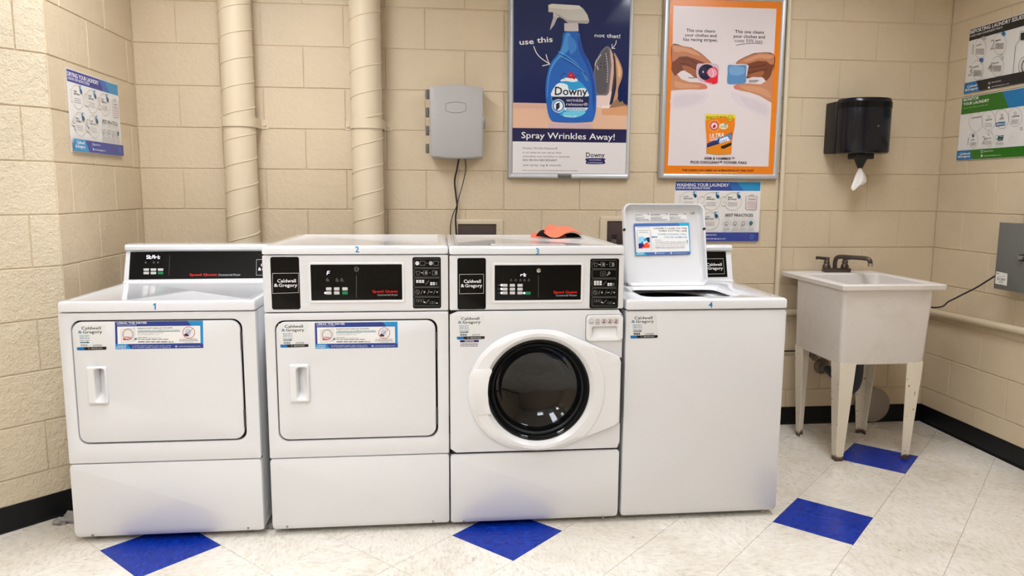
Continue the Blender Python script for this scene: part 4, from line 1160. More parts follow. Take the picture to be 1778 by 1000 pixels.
for x in (2.216, 2.315):
    obj('valve', tube([(x, -.004, 1.055), (x, -.045, 1.055)], .013, 12), M_STEEL, to)
    obj('valve_knob', tube([(x, -.04, 1.07), (x, -.04, 1.092)], .014, 12), M_RUBBER, to)
    o = obj('supply_hose', tube(smooth_path([(x, -.045, 1.05), (x-.01, -.05, 1.0), (x-.02, -.06, .8), (x-.02, -.06, .4)], 5), .0095, 10), M_RUBBER, to)

# ------------------------------------------------------------------ electrical box on the right wall
te = thing('electrical_box', 'grey steel electrical box with chrome latch on the right wall', 'electrical box', (4.03, -.78, .87))
ex = 3.98
obj('enclosure', box_bm(ex+.006, XR-.001, -1.02, -.6, .866, 1.180, .003), M_EBOX, te)
dre = obj('box_door', box_bm(ex, ex+.007, -1.023, -.597, .862, 1.184, .002), M_EBOX, te)
obj('latch', tube([(ex, -.758, 1.026), (ex-.012, -.758, 1.026), (ex-.02, -.758, 1.026)], [.012, .012, .009], 16), M_CHROME, dre)
obj('latch_plate', box_bm(ex-.003, ex, -.78, -.74, 1.010, 1.042, .001), M_RUBBER, dre)
S = Sheet((ex-.0004, 0, 0), (-1, 0, 0)).view(1700, 320, 4.756)
S.poly([(142, 718), (235, 738), (228, 838), (132, 818)], (222, 220, 214)); S.text('ELECT', 145, 740, 172, 12, INK); S.rect(190, 738, 230, 745, INK)
S.text('ES-20W', 150, 790, 218, 22, (60, 30, 30)); S.bars(150, 762, 215, 5, (150, 140, 140)); S.bars(160, 808, 200, 6, (70, 70, 70)); S.bars(150, 826, 215, 4, (190, 160, 110))
S.build('rating_label', te, 'small white rating label')
tz = thing('wall_switch', 'small black switch box on the right wall just above the electrical box', 'switch', (4.06, -.77, 1.22))
obj('switch_body', box_bm(4.0, XR-.001, -.83, -.715, 1.228, 1.335, .004), M_RUBBER, tz)
obj('switch_face', box_bm(3.996, 4.001, -.82, -.725, 1.238, 1.325, .002), mat('dark_grey_face', (58, 48, 46), .4), tz)
obj('switch_conduit', tube([(4.055, -.76, 1.181), (4.055, -.76, 1.232)], .014, 12), M_RUBBER, tz)
cpts = [hit(1727, 479.5, Vector((4.02, 0, 0)), Vector((1, 0, 0))), hit(1712, 489, Vector((4.02, 0, 0)), Vector((1, 0, 0))), hit(1694, 500, Vector((4.0, 0, 0)), Vector((1, 0, 0))), hit(1672, 511, Vector((3.97, 0, 0)), Vector((1, 0, 0))), hit(1648, 523, Vector((3.93, 0, 0)), Vector((1, 0, 0))), hit(1621, 534, Vector((3.87, 0, 0)), Vector((1, 0, 0))), Vector((3.72, -.06, .72)), Vector((3.64, -.05, .62)), Vector((3.60, -.05, .52))]
o = obj('black_cable', tube(smooth_path(cpts, 6), .0042, 10), M_RUBBER)
tag(o, 'black cable sagging from the electrical box to behind the sink', 'cable')

# lint at the foot of machine 1
rnd = random.Random(11)
for (px, py, sc_, lb) in ((118, 905, .04, 'grey lint clump on the floor left of dryer 1'), (478, 915, .022, 'small grey lint clump on the floor between machines 1 and 2')):
    c = hit(px, py, Vector((0, 0, 0)), Vector((0, 0, 1)))
    bm = bmesh.new(); bmesh.ops.create_icosphere(bm, subdivisions=3, radius=1)
    for v in bm.verts:
        q = v.co.copy(); f = 1+.35*math.sin(4*q.x+3*q.y)+.25*math.sin(9*q.y+5*q.z)+rnd.uniform(-.12, .12)
        v.co = Vector((c.x+q.x*sc_*f, c.y+q.y*sc_*.8*f, max(0.0005, q.z*sc_*.75*f*.9)))
    o = obj('lint_clump', bm, M_DUST); tag(o, lb, 'lint')

# ------------------------------------------------------------------ framed posters
def frame(name, label, x0, x1, z0, z1, ix0, ix1, iz0, iz1, yf=-.032, group='framed laundry posters'):
    t = thing(name, label, 'poster', ((x0+x1)/2, 0, z0), group)
    o_ = rrect(x0, x1, z0, z1, .004, 4); i_ = rrect(ix0, ix1, iz0, iz1, .002, 4)
    L = [xz(o_, -.002), xz(o_, yf+.010), xz(shrink(o_, .002), yf+.004), xz(shrink(o_, .006), yf), xz(shrink(i_, -.009), yf), xz(shrink(i_, -.003), yf+.004), xz(i_, yf+.009), xz(i_, -.002)]
    obj('frame', loft(L), M_ALU, t)
    return t
tp = frame('framed_poster', 'framed blue wrinkle spray poster with bottle and iron above washer 3', 1.643, 2.295, 1.386, 2.40, 1.669, 2.275, 1.415, 2.372)
obj('backing_sheet', slab(rrect(1.667, 2.277, 1.413, 2.374, .001, 2), -.024, -.004, .0005), ink((222, 214, 210)), tp)
G = mat('poster_navy', (20, 36, 88), .09)
S = front(-.0242); 
S.view(0, 0, 1)
S.poly([(892, -27), (1094.5, -27), (1091, 185), (891, 181)], G)
S.view(875, 150, 5.883)
S.poly([(90, 165), (1262, 190), (1250, 440), (90, 425)], (226, 184, 156))
S.poly([(95, 165), (425, 172), (420, 230), (92, 225)], (214, 172, 152))
S.poly([(1000, 185), (1262, 190), (1258, 300), (1000, 290)], (218, 160, 118))
S.poly([(455, 380), (905, 385), (895, 435), (450, 430)], (206, 176, 182))
# iron
S.view(875, 0, 6.252)
S.blob([(1120, 500), (1160, 545), (1160, 700), (1150, 900), (1120, 1030), (1010, 1035), (985, 900), (975, 780), (1010, 640), (1060, 550)], (112, 106, 110))
S.blob([(1118, 520), (1140, 570), (1140, 720), (1128, 880), (1105, 1005), (1015, 1010), (1000, 900), (990, 780), (1025, 660), (1070, 570)], (88, 84, 90))
for k in range(12):
    a = k/11; S.ell(1050-60*math.sin(a*2.2)+ (20 if k > 8 else 0), 600+a*150, 5, 10, (200, 198, 200)); S.ell(1108+18*math.sin(a*2.6), 585+a*300, 5, 10, (200, 198, 200))
for x, y in ((1050, 690), (1090, 690), (1050, 730), (1090, 730)): S.ell(x, y, 6, 10, (40, 38, 42))
S.poly([(1150, 520), (1190, 600), (1195, 760), (1170, 1000), (1130, 1060), (1150, 900), (1165, 700)], (214, 176, 160))
S.poly([(1172, 560), (1200, 640), (1215, 800), (1190, 1010), (1150, 1140), (1165, 1010), (1192, 800), (1190, 660)], (60, 46, 48))
S.blob([(1195, 570), (1250, 660), (1285, 760), (1278, 850), (1240, 960), (1235, 1060), (1200, 1130), (1180, 1120), (1215, 960), (1218, 800), (1210, 660)], (198, 150, 110))
S.blob([(1215, 640), (1250, 700), (1270, 770), (1262, 830), (1240, 830), (1235, 740)], (222, 180, 140))
S.view(875, 150, 5.883)
S.poly([(930, 92), (1050, 92), (1090, 40), (1100, 60), (1070, 225), (1000, 226), (925, 215)], (232, 208, 200)); S.poly([(1000, 200), (1090, 190), (1070, 226), (1000, 226)], (244, 226, 220))
S.blob([(1110, 165), (1160, 130), (1180, 160), (1210, 150), (1225, 175), (1262, 195), (1200, 200), (1120, 215), (1080, 212)], (150, 116, 88))
# trigger head
S.view(875, 0, 6.252)
S.poly([(482, 55), (520, 42), (815, 60), (860, 95), (905, 160), (925, 225), (918, 250), (900, 257), (800, 252), (700, 255), (680, 225), (640, 205), (600, 185), (575, 200), (545, 270), (500, 330), (505, 290), (535, 225), (535, 135), (482, 130)], (206, 204, 198))
S.poly([(482, 55), (520, 42), (815, 60), (850, 95), (700, 105), (560, 90), (482, 85)], (226, 224, 216))
S.poly([(540, 135), (600, 160), (690, 215), (800, 225), (920, 220), (918, 250), (800, 252), (700, 255), (640, 205), (600, 185)], (176, 170, 166))
S.poly([(535, 190), (575, 175), (548, 262), (500, 330), (505, 290)], (188, 184, 196))
S.poly([(655, 252), (805, 252), (810, 340), (655, 340)], (206, 196, 200)); S.rect(655, 338, 810, 352, (30, 34, 60))
# bottle
BOT = [(655, 352), (808, 352), (830, 440), (865, 560), (920, 660), (965, 780), (995, 920), (1003, 1050), (1000, 1180), (985, 1260), (965, 1310), (930, 1325), (740, 1332), (560, 1325), (512, 1305), (478, 1230), (455, 1080), (450, 950), (470, 800), (510, 680), (570, 600), (610, 540), (632, 440)]
S.blob(BOT, (28, 100, 190), 4)
S.blob([(670, 370), (720, 370), (715, 440), (700, 540), (640, 600), (560, 680), (500, 800), (480, 940), (475, 1060), (468, 1000), (482, 820), (525, 690), (590, 600), (635, 500)], (70, 150, 220))
S.blob([(800, 380), (845, 520), (905, 650), (955, 790), (982, 930), (985, 1060), (975, 1200), (962, 1100), (955, 950), (925, 800), (870, 660), (815, 540)], (20, 70, 160))
for k in range(4): S.line([(590+k*12, 560+k*24), (700+k*22, 620+k*30), (820+k*20, 730+k*24), (900+k*10, 880)], 9, (90, 170, 232) if k % 2 == 0 else (14, 60, 140), curve=5)
S.blob([(700, 400), (760, 430), (790, 520), (730, 590), (700, 520)], (60, 130, 210))
LAB = [(725, 850), (800, 870), (860, 920), (905, 980), (915, 1060), (905, 1150), (870, 1220), (800, 1265), (725, 1278), (640, 1262), (570, 1210), (530, 1140), (510, 1050), (525, 975), (570, 920), (650, 865)]
S.blob(LAB, (40, 160, 220), 4)
S.blob([(530, 975), (580, 910), (640, 905), (690, 925), (700, 965), (760, 980), (820, 960), (880, 960), (912, 1010), (905, 1045), (700, 1048), (520, 1045)], (232, 240, 244), 4)
S.blob([(610, 880), (660, 845), (720, 850), (780, 850), (800, 880), (740, 890), (680, 880)], (236, 240, 244))
S.ell(727, 818, 34, 34, (190, 20, 50)); S.ell(760, 842, 18, 18, (170, 20, 50)); S.ell(727, 816, 10, 10, (230, 90, 110))
S.ring(650, 830, 32, 26, 5, (24, 40, 90), 60, 300); S.ring(800, 840, 30, 20, 4, (24, 40, 90), 200, 430); S.line([(640, 780), (660, 800), (690, 815)], 4, (24, 40, 90))
S.text('Downy', 552, 1030, 905, 92, (16, 18, 40))
S.view(875, 150, 5.883)
S.poly([(492, 105), (870, 105), (862, 216), (612, 216), (610, 160), (490, 140)], (26, 28, 76))
S.text('wrinkle', 636, 155, 808, 34, (206, 206, 226), bold=False); S.text('releaser®', 636, 196, 856, 32, (206, 206, 226), bold=False)
S.poly([(618, 218), (860, 218), (838, 246), (618, 244)], (232, 238, 244)); S.bars(636, 232, 835, 12, (110, 130, 170))
S.blob([(620, 262), (700, 250), (830, 255), (790, 300), (700, 320), (600, 300)], (110, 205, 235)); S.text('34.2 FL OZ', 615, 312, 740, 16, (230, 240, 245))
S.ell(555, 200, 66, 68, (236, 242, 246)); S.ell(555, 200, 60, 62, (40, 130, 190)); S.ell(555, 200, 46, 48, (240, 244, 246))
for k in range(3): S.blob([(528, 190+k*22), (545, 172+k*20), (572, 168+k*18), (556, 190+k*20), (540, 202+k*20)], (24, 26, 60))
# handwritten words and arrows
S.view(875, 0, 6.252)
S.text('use', 170, 487, 325, 62, WHT, rot=5); S.text('this', 360, 466, 530, 62, WHT, rot=5)
S.text('not that!', 982, 402, 1262, 42, (220, 224, 230), rot=-1)
S.line([(322, 500), (350, 570), (400, 630), (495, 695)], 9, WHT, curve=5); S.line([(455, 590), (472, 650), (497, 697), (415, 716)], 9, WHT)
S.line([(1218, 440), (1210, 480), (1175, 525)], 7, WHT, curve=5); S.line([(1172, 478), (1172, 527), (1205, 527)], 7, WHT)
S.view(875, 150, 5.883)
S.poly([(88, 424), (1252, 440), (1246, 577), (88, 562)], (26, 26, 74))
S.text('Spray Wrinkles Away!', 178, 528, 1130, 66, WHT, bold=False, rot=-.4)
S.poly([(88, 562), (1246, 577), (1232, 895), (86, 885)], (226, 222, 222))
K = (96, 88, 100)
S.text('Downy Wrinkle Releaser®', 192, 640, 548, 22, K, bold=False); S.text('is an easy-to-use spray that', 192, 682, 585, 20, K, bold=False)
S.text('smoothes out wrinkles in seconds.', 192, 722, 675, 20, K, bold=False); S.text('NO IRON NECESSARY', 192, 762, 546, 22, K); S.text('Just spray, tug & smooth.', 192, 812, 588, 22, K, bold=False)
S.text('Find out more at www.downywrinklereleaser.com/college', 192, 862, 750, 13, K, bold=False)
S.text('Downy', 836, 722, 1028, 50, (26, 26, 60)); S.blob([(842, 735), (1022, 735), (1026, 760), (1020, 792), (848, 792), (840, 765)], (46, 42, 96)); S.text('wrinkle', 868, 758, 990, 18, (180, 180, 215), bold=False); S.text('releaser', 858, 785, 1010, 18, (180, 180, 215), bold=False)
S.build('poster_print', tp)
S = front(-.0325).view(875, 150, 5.883); S.rect(548, 895, 690, 940, (120, 118, 114)); S.text('alloyposters', 552, 922, 686, 14, (30, 30, 30)); S.bars(560, 932, 680, 8, (60, 60, 60)); S.build('frame_badge', tp, 'small dark badge on the bottom rail')

tq = frame('framed_poster', 'framed orange bordered detergent poster with two hands above washer 4', 2.458, 3.122, 1.390, 2.345, 2.488, 3.094, 1.420, 2.316)
obj('backing_sheet', slab(rrect(2.486, 3.096, 1.418, 2.318, .001, 2), -.024, -.004, .0005), ink((222, 214, 210)), tq)
S = front(-.0242)
OR = (232, 128, 22)
S.poly([(1163, -6), (1358, 4), (1345.5, 304), (1153, 303)], OR)
S.view(1140, 0, 6.251)
S.poly([(183, 62), (1302, 95), (1257, 945), (162, 945)], (222, 212, 214))
S.view(1140, 150, 5.881)
S.poly([(150, 0), (1182, 0), (1142, 818), (115, 808)], (222, 212, 214))
S.blob([(165, 90), (400, 60), (520, 70), (500, 150), (350, 215), (165, 225)], (217, 206, 211)); S.blob([(190, 110), (400, 80), (480, 100), (430, 150), (330, 190), (190, 200)], (212, 200, 208)); S.blob([(760, 60), (950, 110), (1140, 190), (1135, 310), (980, 260), (800, 160)], (217, 206, 211)); S.blob([(860, 100), (960, 130), (1110, 200), (1110, 280), (980, 235), (880, 160)], (212, 200, 208))
S.view(1140, 0, 6.251)
T = (24, 20, 24)
S.text('This one cleans', 322, 345, 636, 36, T); S.text('your clothes and', 306, 395, 650, 36, T); S.text('has racing stripes.', 288, 442, 662, 36, T)
S.text('This one cleans', 850, 358, 1165, 36, T); S.text('your clothes and', 832, 408, 1175, 36, T); S.text('costs 50% less.', 845, 456, 1158, 36, (40, 44, 60), bold=False)
S.line([(860, 492), (940, 478), (1050, 470), (1148, 476)], 6, (50, 60, 70), curve=4)
SK = (186, 122, 88); SKD = (120, 66, 44); SKL = (206, 148, 112)
# left hand
S.blob([(168, 485), (300, 505), (420, 540), (510, 600), (600, 690), (560, 705), (470, 690), (440, 740), (430, 800), (452, 850), (400, 830), (330, 770), (270, 770), (225, 800), (190, 760), (165, 700)], SKD, 4)
S.poly([(168, 485), (300, 502), (380, 515), (450, 560), (530, 620), (600, 690), (560, 705), (500, 672), (420, 640), (330, 610), (250, 615), (190, 665), (166, 680)], SK)
S.blob([(180, 495), (290, 515), (390, 545), (470, 600), (410, 595), (310, 560), (200, 560)], SKL)
S.line([(270, 640), (350, 640), (430, 690)], 8, (84, 42, 28), curve=4); S.line([(250, 690), (330, 700), (430, 750)], 8, (84, 42, 28), curve=4)
S.blob([(280, 715), (350, 720), (420, 760), (440, 830), (380, 810), (300, 760)], (160, 96, 64))
S.poly([(165, 640), (190, 720), (230, 810), (270, 860), (360, 890), (470, 895), (530, 915), (552, 940), (545, 965), (480, 972), (360, 970), (250, 975), (152, 985)], (196, 134, 100))
S.poly([(165, 640), (190, 720), (225, 800), (200, 830), (160, 760)], SKD)
S.blob([(200, 880), (300, 905), (420, 920), (480, 940), (380, 955), (220, 950)], (210, 152, 118))
S.blob([(475, 925), (520, 918), (550, 940), (540, 962), (490, 966), (474, 950)], (206, 120, 104))
# first tablet
S.blob([(440, 700), (500, 690), (600, 688), (665, 705), (678, 760), (670, 850), (668, 905), (600, 918), (520, 900), (455, 870), (430, 790)], (206, 180, 192))
S.ell(545, 785, 92, 88, (24, 20, 50)); S.ell(500, 770, 42, 50, (40, 34, 70))
S.blob([(540, 790), (580, 740), (630, 730), (662, 760), (665, 820), (655, 900), (590, 912), (520, 880), (560, 860), (580, 830)], (222, 28, 52)); S.ell(605, 790, 52, 52, (226, 150, 170)); S.line([(605, 760), (618, 800), (600, 840)], 8, (240, 210, 216), curve=4); S.line([(470, 850), (530, 890), (600, 905)], 8, (220, 150, 170), curve=4)
S.ell(504, 780, 5, 12, WHT)
# right hand
S.blob([(1275, 590), (1100, 572), (1000, 600), (900, 650), (860, 690), (900, 700), (980, 700), (990, 760), (975, 850), (1060, 830), (1150, 840), (1190, 880), (1235, 840), (1270, 770)], SKD, 4)
S.poly([(1278, 592), (1200, 575), (1110, 572), (1010, 602), (920, 645), (860, 690), (900, 702), (1000, 690), (1100, 660), (1190, 665), (1235, 700), (1272, 700)], SK)
S.blob([(1265, 605), (1130, 590), (1030, 620), (940, 665), (1020, 660), (1120, 630), (1220, 640)], SKL)
S.line([(1190, 700), (1100, 720), (1000, 730)], 8, (84, 42, 28), curve=4); S.line([(1200, 750), (1110, 770), (990, 790)], 8, (84, 42, 28), curve=4)
S.blob([(1160, 770), (1060, 790), (985, 830), (1060, 835), (1140, 830)], (160, 96, 64))
S.poly([(1270, 720), (1235, 830), (1190, 880), (1130, 915), (1010, 905), (880, 905), (838, 935), (850, 965), (920, 985), (1020, 1005), (1120, 1040), (1256, 1120)], (196, 134, 100))
S.blob([(900, 930), (1010, 935), (1130, 950), (1220, 1000), (1230, 1060), (1120, 1015), (980, 980)], (208, 150, 116))
S.blob([(836, 935), (865, 920), (905, 935), (905, 965), (870, 972), (842, 960)], (206, 120, 104))
# blue cube
S.blob([(775, 672), (830, 690), (900, 700), (990, 705), (990, 760), (975, 830), (985, 800), (970, 700), (800, 700)], (212, 214, 224))
S.blob([(785, 705), (870, 710), (960, 706), (975, 730), (970, 800), (970, 890), (940, 905), (860, 915), (780, 912), (765, 880), (770, 800), (772, 730)], (88, 138, 188), 4)
S.blob([(800, 725), (900, 725), (950, 740), (945, 800), (860, 820), (795, 800)], (116, 160, 204))
S.bars(345, 845, 420, 9, (110, 100, 104)); S.bars(1000, 873, 1110, 8, (110, 100, 104)); S.bars(1000, 888, 1090, 8, (110, 100, 104))
# pouch
S.view(1140, 150, 5.881)
S.poly([(497, 283), (802, 288), (798, 400), (770, 560), (762, 690), (640, 698), (508, 684), (512, 560), (500, 400)], (232, 128, 24))
S.poly([(497, 283), (802, 288), (800, 325), (740, 318), (600, 320), (498, 345)], (226, 206, 40))
S.text('BONUS!', 506, 333, 592, 28, (20, 20, 20), ital=True, rot=2); S.text('10% MORE', 600, 318, 712, 15, (50, 40, 20)); S.ell(750, 328, 29, 29, (236, 214, 50)); S.ring(750, 328, 28, 28, 4, (30, 26, 20)); S.text('62', 730, 342, 770, 28, (30, 26, 20))
for k in range(20):
    a = 2*PI*k/20; S.line([(587+50*math.cos(a), 403+50*math.sin(a)), (587+66*math.cos(a), 403+66*math.sin(a))], 5, (250, 200, 110))
S.ell(587, 403, 46, 46, (190, 24, 44)); S.ell(587, 403, 30, 30, (240, 236, 232)); S.ring(587, 403, 38, 38, 3, (236, 190, 190)); S.poly([(568, 410), (590, 385), (606, 400), (598, 425), (572, 425)], (190, 24, 44))
S.ell(682, 408, 46, 30, (226, 222, 180)); S.text('OXI', 650, 422, 715, 22, (90, 130, 70)); S.ell(700, 390, 12, 8, (60, 130, 190))
S.poly([(512, 585), (770, 468), (766, 548), (700, 585), (512, 640)], (30, 40, 86)); S.poly([(600, 535), (765, 478), (766, 548), (660, 610)], (90, 130, 180)); S.poly([(625, 545), (720, 510), (755, 560), (665, 610)], (226, 232, 240)); S.text('OXI', 650, 580, 720, 26, (60, 110, 180), ital=True, rot=14)
S.poly([(512, 625), (760, 548), (762, 690), (640, 698), (508, 684)], (226, 136, 26)); S.poly([(655, 612), (762, 570), (762, 600), (690, 636), (655, 634)], (40, 24, 20)); S.poly([(512, 585), (640, 535), (640, 560), (512, 612)], (30, 50, 130))
S.text('ULTRA', 540, 528, 685, 44, (240, 238, 232), ital=True, rot=6); S.text('POWER', 540, 560, 622, 24, (240, 238, 232), ital=True, rot=8)
S.text('ARM & HAMMER™', 482, 746, 792, 26, (44, 30, 34)); S.text('PLUS OXICLEAN™ POWER PAKS', 346, 785, 918, 26, (44, 30, 34))
S.text('THE CLEAN YOU NEED AT A FRACTION OF THE COST.', 258, 863, 996, 20, (60, 24, 10)); S.bars(435, 883, 830, 8, (244, 190, 90))
S.build('poster_print', tq)

# ------------------------------------------------------------------ unframed instruction posters
def flat_sheet(name, label, corner_uv, O, N, th=.0015, group='unframed instruction posters', cat='poster'):
    (u0, v0), (u1, v1) = corner_uv
    S = Sheet(O, N)
    P = lambda u, v, k: S.O + S.U*u + S.V*v + S.N*k
    mid = P((u0+u1)/2, v1, 0)
    t = thing(name, label, cat, mid, group)
    L = [[P(u0, v0, .0006), P(u1, v0, .0006), P(u1, v1, .0006), P(u0, v1, .0006)], [P(u0, v0, th+.0006), P(u1, v0, th+.0006), P(u1, v1, th+.0006), P(u0, v1, th+.0006)]]
    obj('paper_sheet', loft(L, True, True), ink((228, 226, 224)), t, False)
    S = Sheet(Vector(O)+Vector(N)*(th+.0008), N)
    return t, S, (u0, v0, u1, v1)
def steps(S, box, title, steps_, dryer):
    """layout drawn on a 149 x 106 grid of the sheet"""
    u0, v0, u1, v1 = box
    S.fn = lambda x, y: (u0+(u1-u0)*x/149, v0+(v1-v0)*y/106)
    S.rect(1, 1.2, 148, 16.5, (50, 74, 150) if not dryer else (36, 48, 140))
    S.poly([(106, 1.2), (148, 1.2), (148, 16.5), (120, 16.5)], (30, 140, 195)); S.poly([(90, 1.2), (106, 1.2), (120, 16.5), (100, 16.5)], (40, 100, 180))
    S.text(title, 2.5, 9.4, 93 if not dryer else 88, 5.6, WHT); S.text('STEP-BY-STEP INSTRUCTIONS', 2.5, 14, 61, 3.6, (220, 226, 240), ital=True)
    cen = [(25, 34), (64, 35), (101, 35), (25, 69), (63, 69)]
    for k, (cx, cy) in enumerate(cen):
        S.ring(cx, cy, 15.5, 15.5, .55, GLD, -150, 150); S.text(str(k+1), cx-20, cy+8, cx-11, 17, GLD); S.text(str(k+1), cx-19.3, cy+7.4, cx-11.7, 15.6, (228, 226, 224), bold=False)
        a, b2 = steps_[k]
        S.text(a, cx-9, cy-6, cx-1, 2.3, INK); S.text(b2, cx-9, cy-2.5, cx+6, 2.3, INK)
        for q in range(3): S.bars(cx-9, cy+2+q*2.6, cx+8, .7, (160, 140, 136))
        S.rect(cx+7, cy-16, cx+12, cy-8, (40, 120, 160)); S.poly([(cx+8.5, cy-12), (cx+13.5, cy-9), (cx+11.5, cy-4.5), (cx+8.5, cy-6)], (20, 70, 110)); S.ell(cx+10.5, cy-13.5, 2, 2, (190, 210, 220))
    S.line([(123.5, 26), (142.5, 26), (142.5, 48), (141, 49.5), (125, 49.5), (123.5, 48)], .6, (110, 50, 70), closed=True); S.line([(129, 26), (131, 23.5), (135, 23.5), (137, 26)], .7, (90, 60, 80))
    S.bars(127, 31, 141, 1, (110, 40, 60)); 
    for q in range(5): S.bars(126, 35+q*2.8, 141, .7, (190, 110, 120))
    S.text('BEST PRACTICES', 88.5, 61, 137, 4.8, INK)
    for k, cx in enumerate((91, 106, 120, 133.5)):
        S.ring(cx, 73, 7.2, 7.6, .4, (150, 148, 146)); S.poly([(cx-3, 71), (cx+1, 68.5), (cx+4, 72), (cx+1, 76.5), (cx-2, 75.5)], (200, 198, 196) if k < 3 else (40, 110, 130)); S.ring(cx, 73, 3.2, 3, .5, (90, 90, 90))
        for q in range(3): S.bars(cx-6, 82+q*1.9, cx+6, .6, (150, 148, 146))
    S.rect(1, 89, 148, 104.5, (48, 66, 150)); 
    S.poly([(1, 89), (32, 89), (42, 104.5), (1, 104.5)], (30, 140, 195))
    logo(S, 5, 95, 31, 4, WHT, WHT, WHT)
    S.ring(53, 93.5, 1.5, 1.7, .6, WHT); S.text('800.927.9274', 56, 94.6, 74, 2.3, (220, 224, 240)); S.ell(53, 100, 1.6, 1.7, WHT); S.text('caldwellandgregory.com', 56, 101, 90, 2.2, (220, 224, 240))
    S.ring(136, 97, 2.5, 3.5, .5, (110, 180, 220))
    return S
t, S, bx = flat_sheet('instruction_poster', 'blue banded poster on washing steps below the orange bordered frame', ((2.555, -1.380), (3.040, -1.049)), (0, 0, 0), (0, -1, 0))
steps(S, bx, 'WASHING YOUR LAUNDRY', [('LOAD', 'MACHINE'), ('ADD', 'DETERGENT'), ('SELECT', 'SETTINGS'), ('MAKE', 'PAYMENT'), ('START', 'MACHINE')], False).build('poster_print', t)
# left wall: U runs towards the back wall
NL = Vector((1, 0, 0)); S_ = Sheet((XL, 0, 0), NL)
def uvw(S0, p): q = Vector(p)-S0.O; return (q.dot(S0.U), q.dot(S0.V))
a = uvw(S_, (XL, -.690, 1.802)); b2 = uvw(S_, (XL, -.205, 1.469))
t, S, bx = flat_sheet('instruction_poster', 'blue banded poster on drying steps on the left wall', (a, b2), (XL, 0, 0), NL)
steps(S, bx, 'DRYING YOUR LAUNDRY', [('CLEAN', 'LINT FILTER'), ('LOAD', 'DRYER'), ('SELECT', 'TEMPERATURE'), ('MAKE', 'PAYMENT'), ('START', 'MACHINE')], True).build('poster_print', t)
# right wall posters
NR = Vector((-1, 0, 0)); S_ = Sheet((XR, 0, 0), NR)
a = uvw(S_, (XR, -.144, 2.180)); b2 = uvw(S_, (XR, -.63, 1.845))
t, S, bx = flat_sheet('instruction_poster', 'black banded poster on reporting issues, upper one on the right wall', (a, b2), (XR, 0, 0), NR)
S.view(1675, 20, 6.67)
u0, v0, u1, v1 = bx
def band(S, va, vb, c, ua=None, ub=None):
    ua = u0+.003 if ua is None else ua; ub = u1-.003 if ub is None else ub
    S.raw([(ua, va), (ub, va), (ub, vb), (ua, vb)], [(0, 1, 2, 3)], c)
DK = (28, 28, 34)
band(S, v0+.003, v0+.060, DK); 
S.text('REPORTING LAUNDRY ISSUES', 65, 262, 668, 42, WHT); S.text('4 EASY AND CONVENIENT WAYS', 62, 300, 428, 22, (210, 210, 210), ital=True)
for k, (cx, cy, rx, ry) in enumerate(((180, 430, 68, 118), (410, 375, 74, 122), (155, 680, 66, 116), (388, 635, 72, 118))):
    S.ring(cx, cy, rx, ry, 3, (110, 100, 84), -140, 150); S.text('1234'[k], cx-112, cy+70, cx-66, 120, (176, 168, 154), bold=False)
    S.text(('ON-SITE', 'EMAIL', 'WEBSITE', 'PHONE')[k], cx-52, cy-25, cx+12, 16, INK)
    for q in range(5): S.bars(cx-50, cy+5+q*14-(8 if k % 2 else 0), cx+48, 4, (140, 130, 124))
    S.ell(cx+45, cy-118+(8 if k == 3 else 0), 24, 26, ((190, 180, 190), (30, 110, 150), (60, 100, 150), (200, 200, 196))[k])
S.line([(565, 745), (600, 390), (640, 330), (655, 235), (780, 210), (780, 690)], 5, DK); S.poly([(660, 250), (790, 222), (790, 318), (655, 333)], DK)
S.ring(720, 640, 85, 120, 5, DK); S.ring(725, 640, 55, 85, 12, DK)
band(S, v1-.058, v1-.003, DK)
uu, vv = S.uv(150, 830)[0], 0
S.raw([(u0+.003, v1-.058), (u0+.088, v1-.058), (u0+.118, v1-.003), (u0+.003, v1-.003)], [(0, 1, 2, 3)], (20, 110, 170))
S.text('Caldwell', 38, 885, 150, 26, WHT); S.text('&Gregory', 15, 925, 160, 28, WHT)
S.ring(297, 830, 10, 12, 4, WHT); S.text('800.927.9274', 322, 830, 428, 14, (200, 200, 205)); S.ell(292, 880, 11, 12, WHT); S.text('caldwellandgregory.com', 316, 878, 522, 13, (200, 200, 205))
S.build('poster_print', t)
a = uvw(S_, (XR, -.130, 1.829)); b2 = uvw(S_, (XR, -.615, 1.497))
t, S, bx = flat_sheet('instruction_poster', 'green banded poster on monitoring laundry, lower one on the right wall', (a, b2), (XR, 0, 0), NR)
u0, v0, u1, v1 = bx
GR = (44, 112, 30)
S.view(1660, 150, 7.407)
band(S, v0+.003, v0+.089, GR)
S.raw([(u1-.20, v0+.003), (u1-.003, v0+.003), (u1-.003, v0+.089), (u1-.15, v0+.089)], [(0, 1, 2, 3)], (24, 120, 180))
S.text('MONITOR', 96, 195, 290, 36, WHT); S.text('YOUR LAUNDRY', 92, 248, 420, 36, WHT); S.text('USING THE SPEED QUEEN APP', 90, 292, 408, 16, (130, 190, 90))
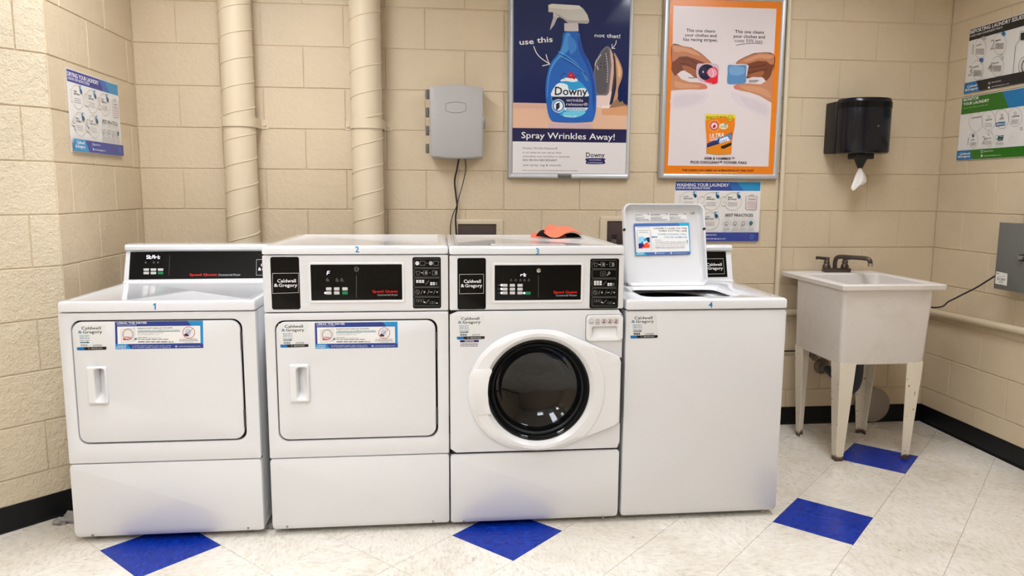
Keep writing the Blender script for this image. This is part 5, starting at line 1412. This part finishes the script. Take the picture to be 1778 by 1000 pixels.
for k, (cx, cy) in enumerate(((255, 455), (420, 437), (592, 418), (765, 392))):
    S.ring(cx, cy, 88, 124, 4 if k == 2 else 3, (110, 104, 100))
    S.text(('DOWNLOAD', 'CREATE', 'ADD', 'LOCATE')[k], (198, 376, 558, 722)[k], cy+(-38 if k == 0 else 8), (322, 460, 612, 815)[k], 20, INK)
    if k:
        S.ring(cx, cy-45, 14, 18, 4, (60, 60, 60))
        for q in range(3): S.bars(cx-50, cy+40+q*20, cx+42, 5, (150, 146, 150))
S.poly([(512, 470), (636, 452), (636, 500), (514, 515)], (20, 100, 150)); S.text('GBRINCO', 520, 503, 630, 24, WHT)
for k, (cx, cy, rx, ry) in enumerate(((228, 690, 60, 96), (430, 672, 62, 98))):
    S.ring(cx, cy, rx, ry, 3, (130, 124, 118), -140, 150); S.text('12'[k], cx-96, cy+66, cx-50, 100, (180, 174, 168), bold=False)
    S.text(('START', 'MONITOR')[k], cx-34-(k*16), cy+5, cx+18+k*14, 14, INK); S.ell(cx-4, cy-56, 12, 20, (50, 54, 60) if k == 0 else (190, 190, 190))
    for q in range(4): S.bars(cx-40, cy+32+q*12, cx+36, 4, (160, 155, 150))
S.poly([(528, 640), (622, 628), (612, 660), (606, 690), (540, 695), (545, 668)], (30, 80, 90)); S.ell(536, 650, 16, 22, (230, 230, 225)); S.ring(536, 650, 16, 22, 5, (20, 40, 60)); S.text('FAQ', 570, 652, 606, 12, WHT); S.text('Apps', 552, 685, 590, 10, (180, 220, 120))
for q in range(3): S.bars(518, 722+q*12, 622, 4, (160, 155, 150))
S.line([(742, 590), (838, 600), (775, 730), (682, 718)], 3, (180, 176, 172), closed=True)
for q in range(4): S.line([(728-q*14, 620+q*24), (815-q*14, 628+q*24)], 2, (180, 176, 172))
S.ring(852, 545, 12, 18, 6, (100, 40, 44))
band(S, v1-.052, v1-.003, GR)
S.raw([(u0+.003, v1-.052), (u0+.095, v1-.052), (u0+.125, v1-.003), (u0+.003, v1-.003)], [(0, 1, 2, 3)], (20, 110, 170))
S.text('Caldwell', 58, 882, 190, 26, WHT); S.text('&Gregory', 36, 918, 192, 28, WHT)
S.ring(345, 838, 12, 16, 5, WHT); S.text('800.927.9274', 372, 843, 490, 14, (200, 220, 190)); S.ell(343, 893, 12, 15, (220, 230, 210)); S.text('caldwellandgregory.com', 370, 900, 588, 13, (190, 215, 180))
S.build('poster_print', t)
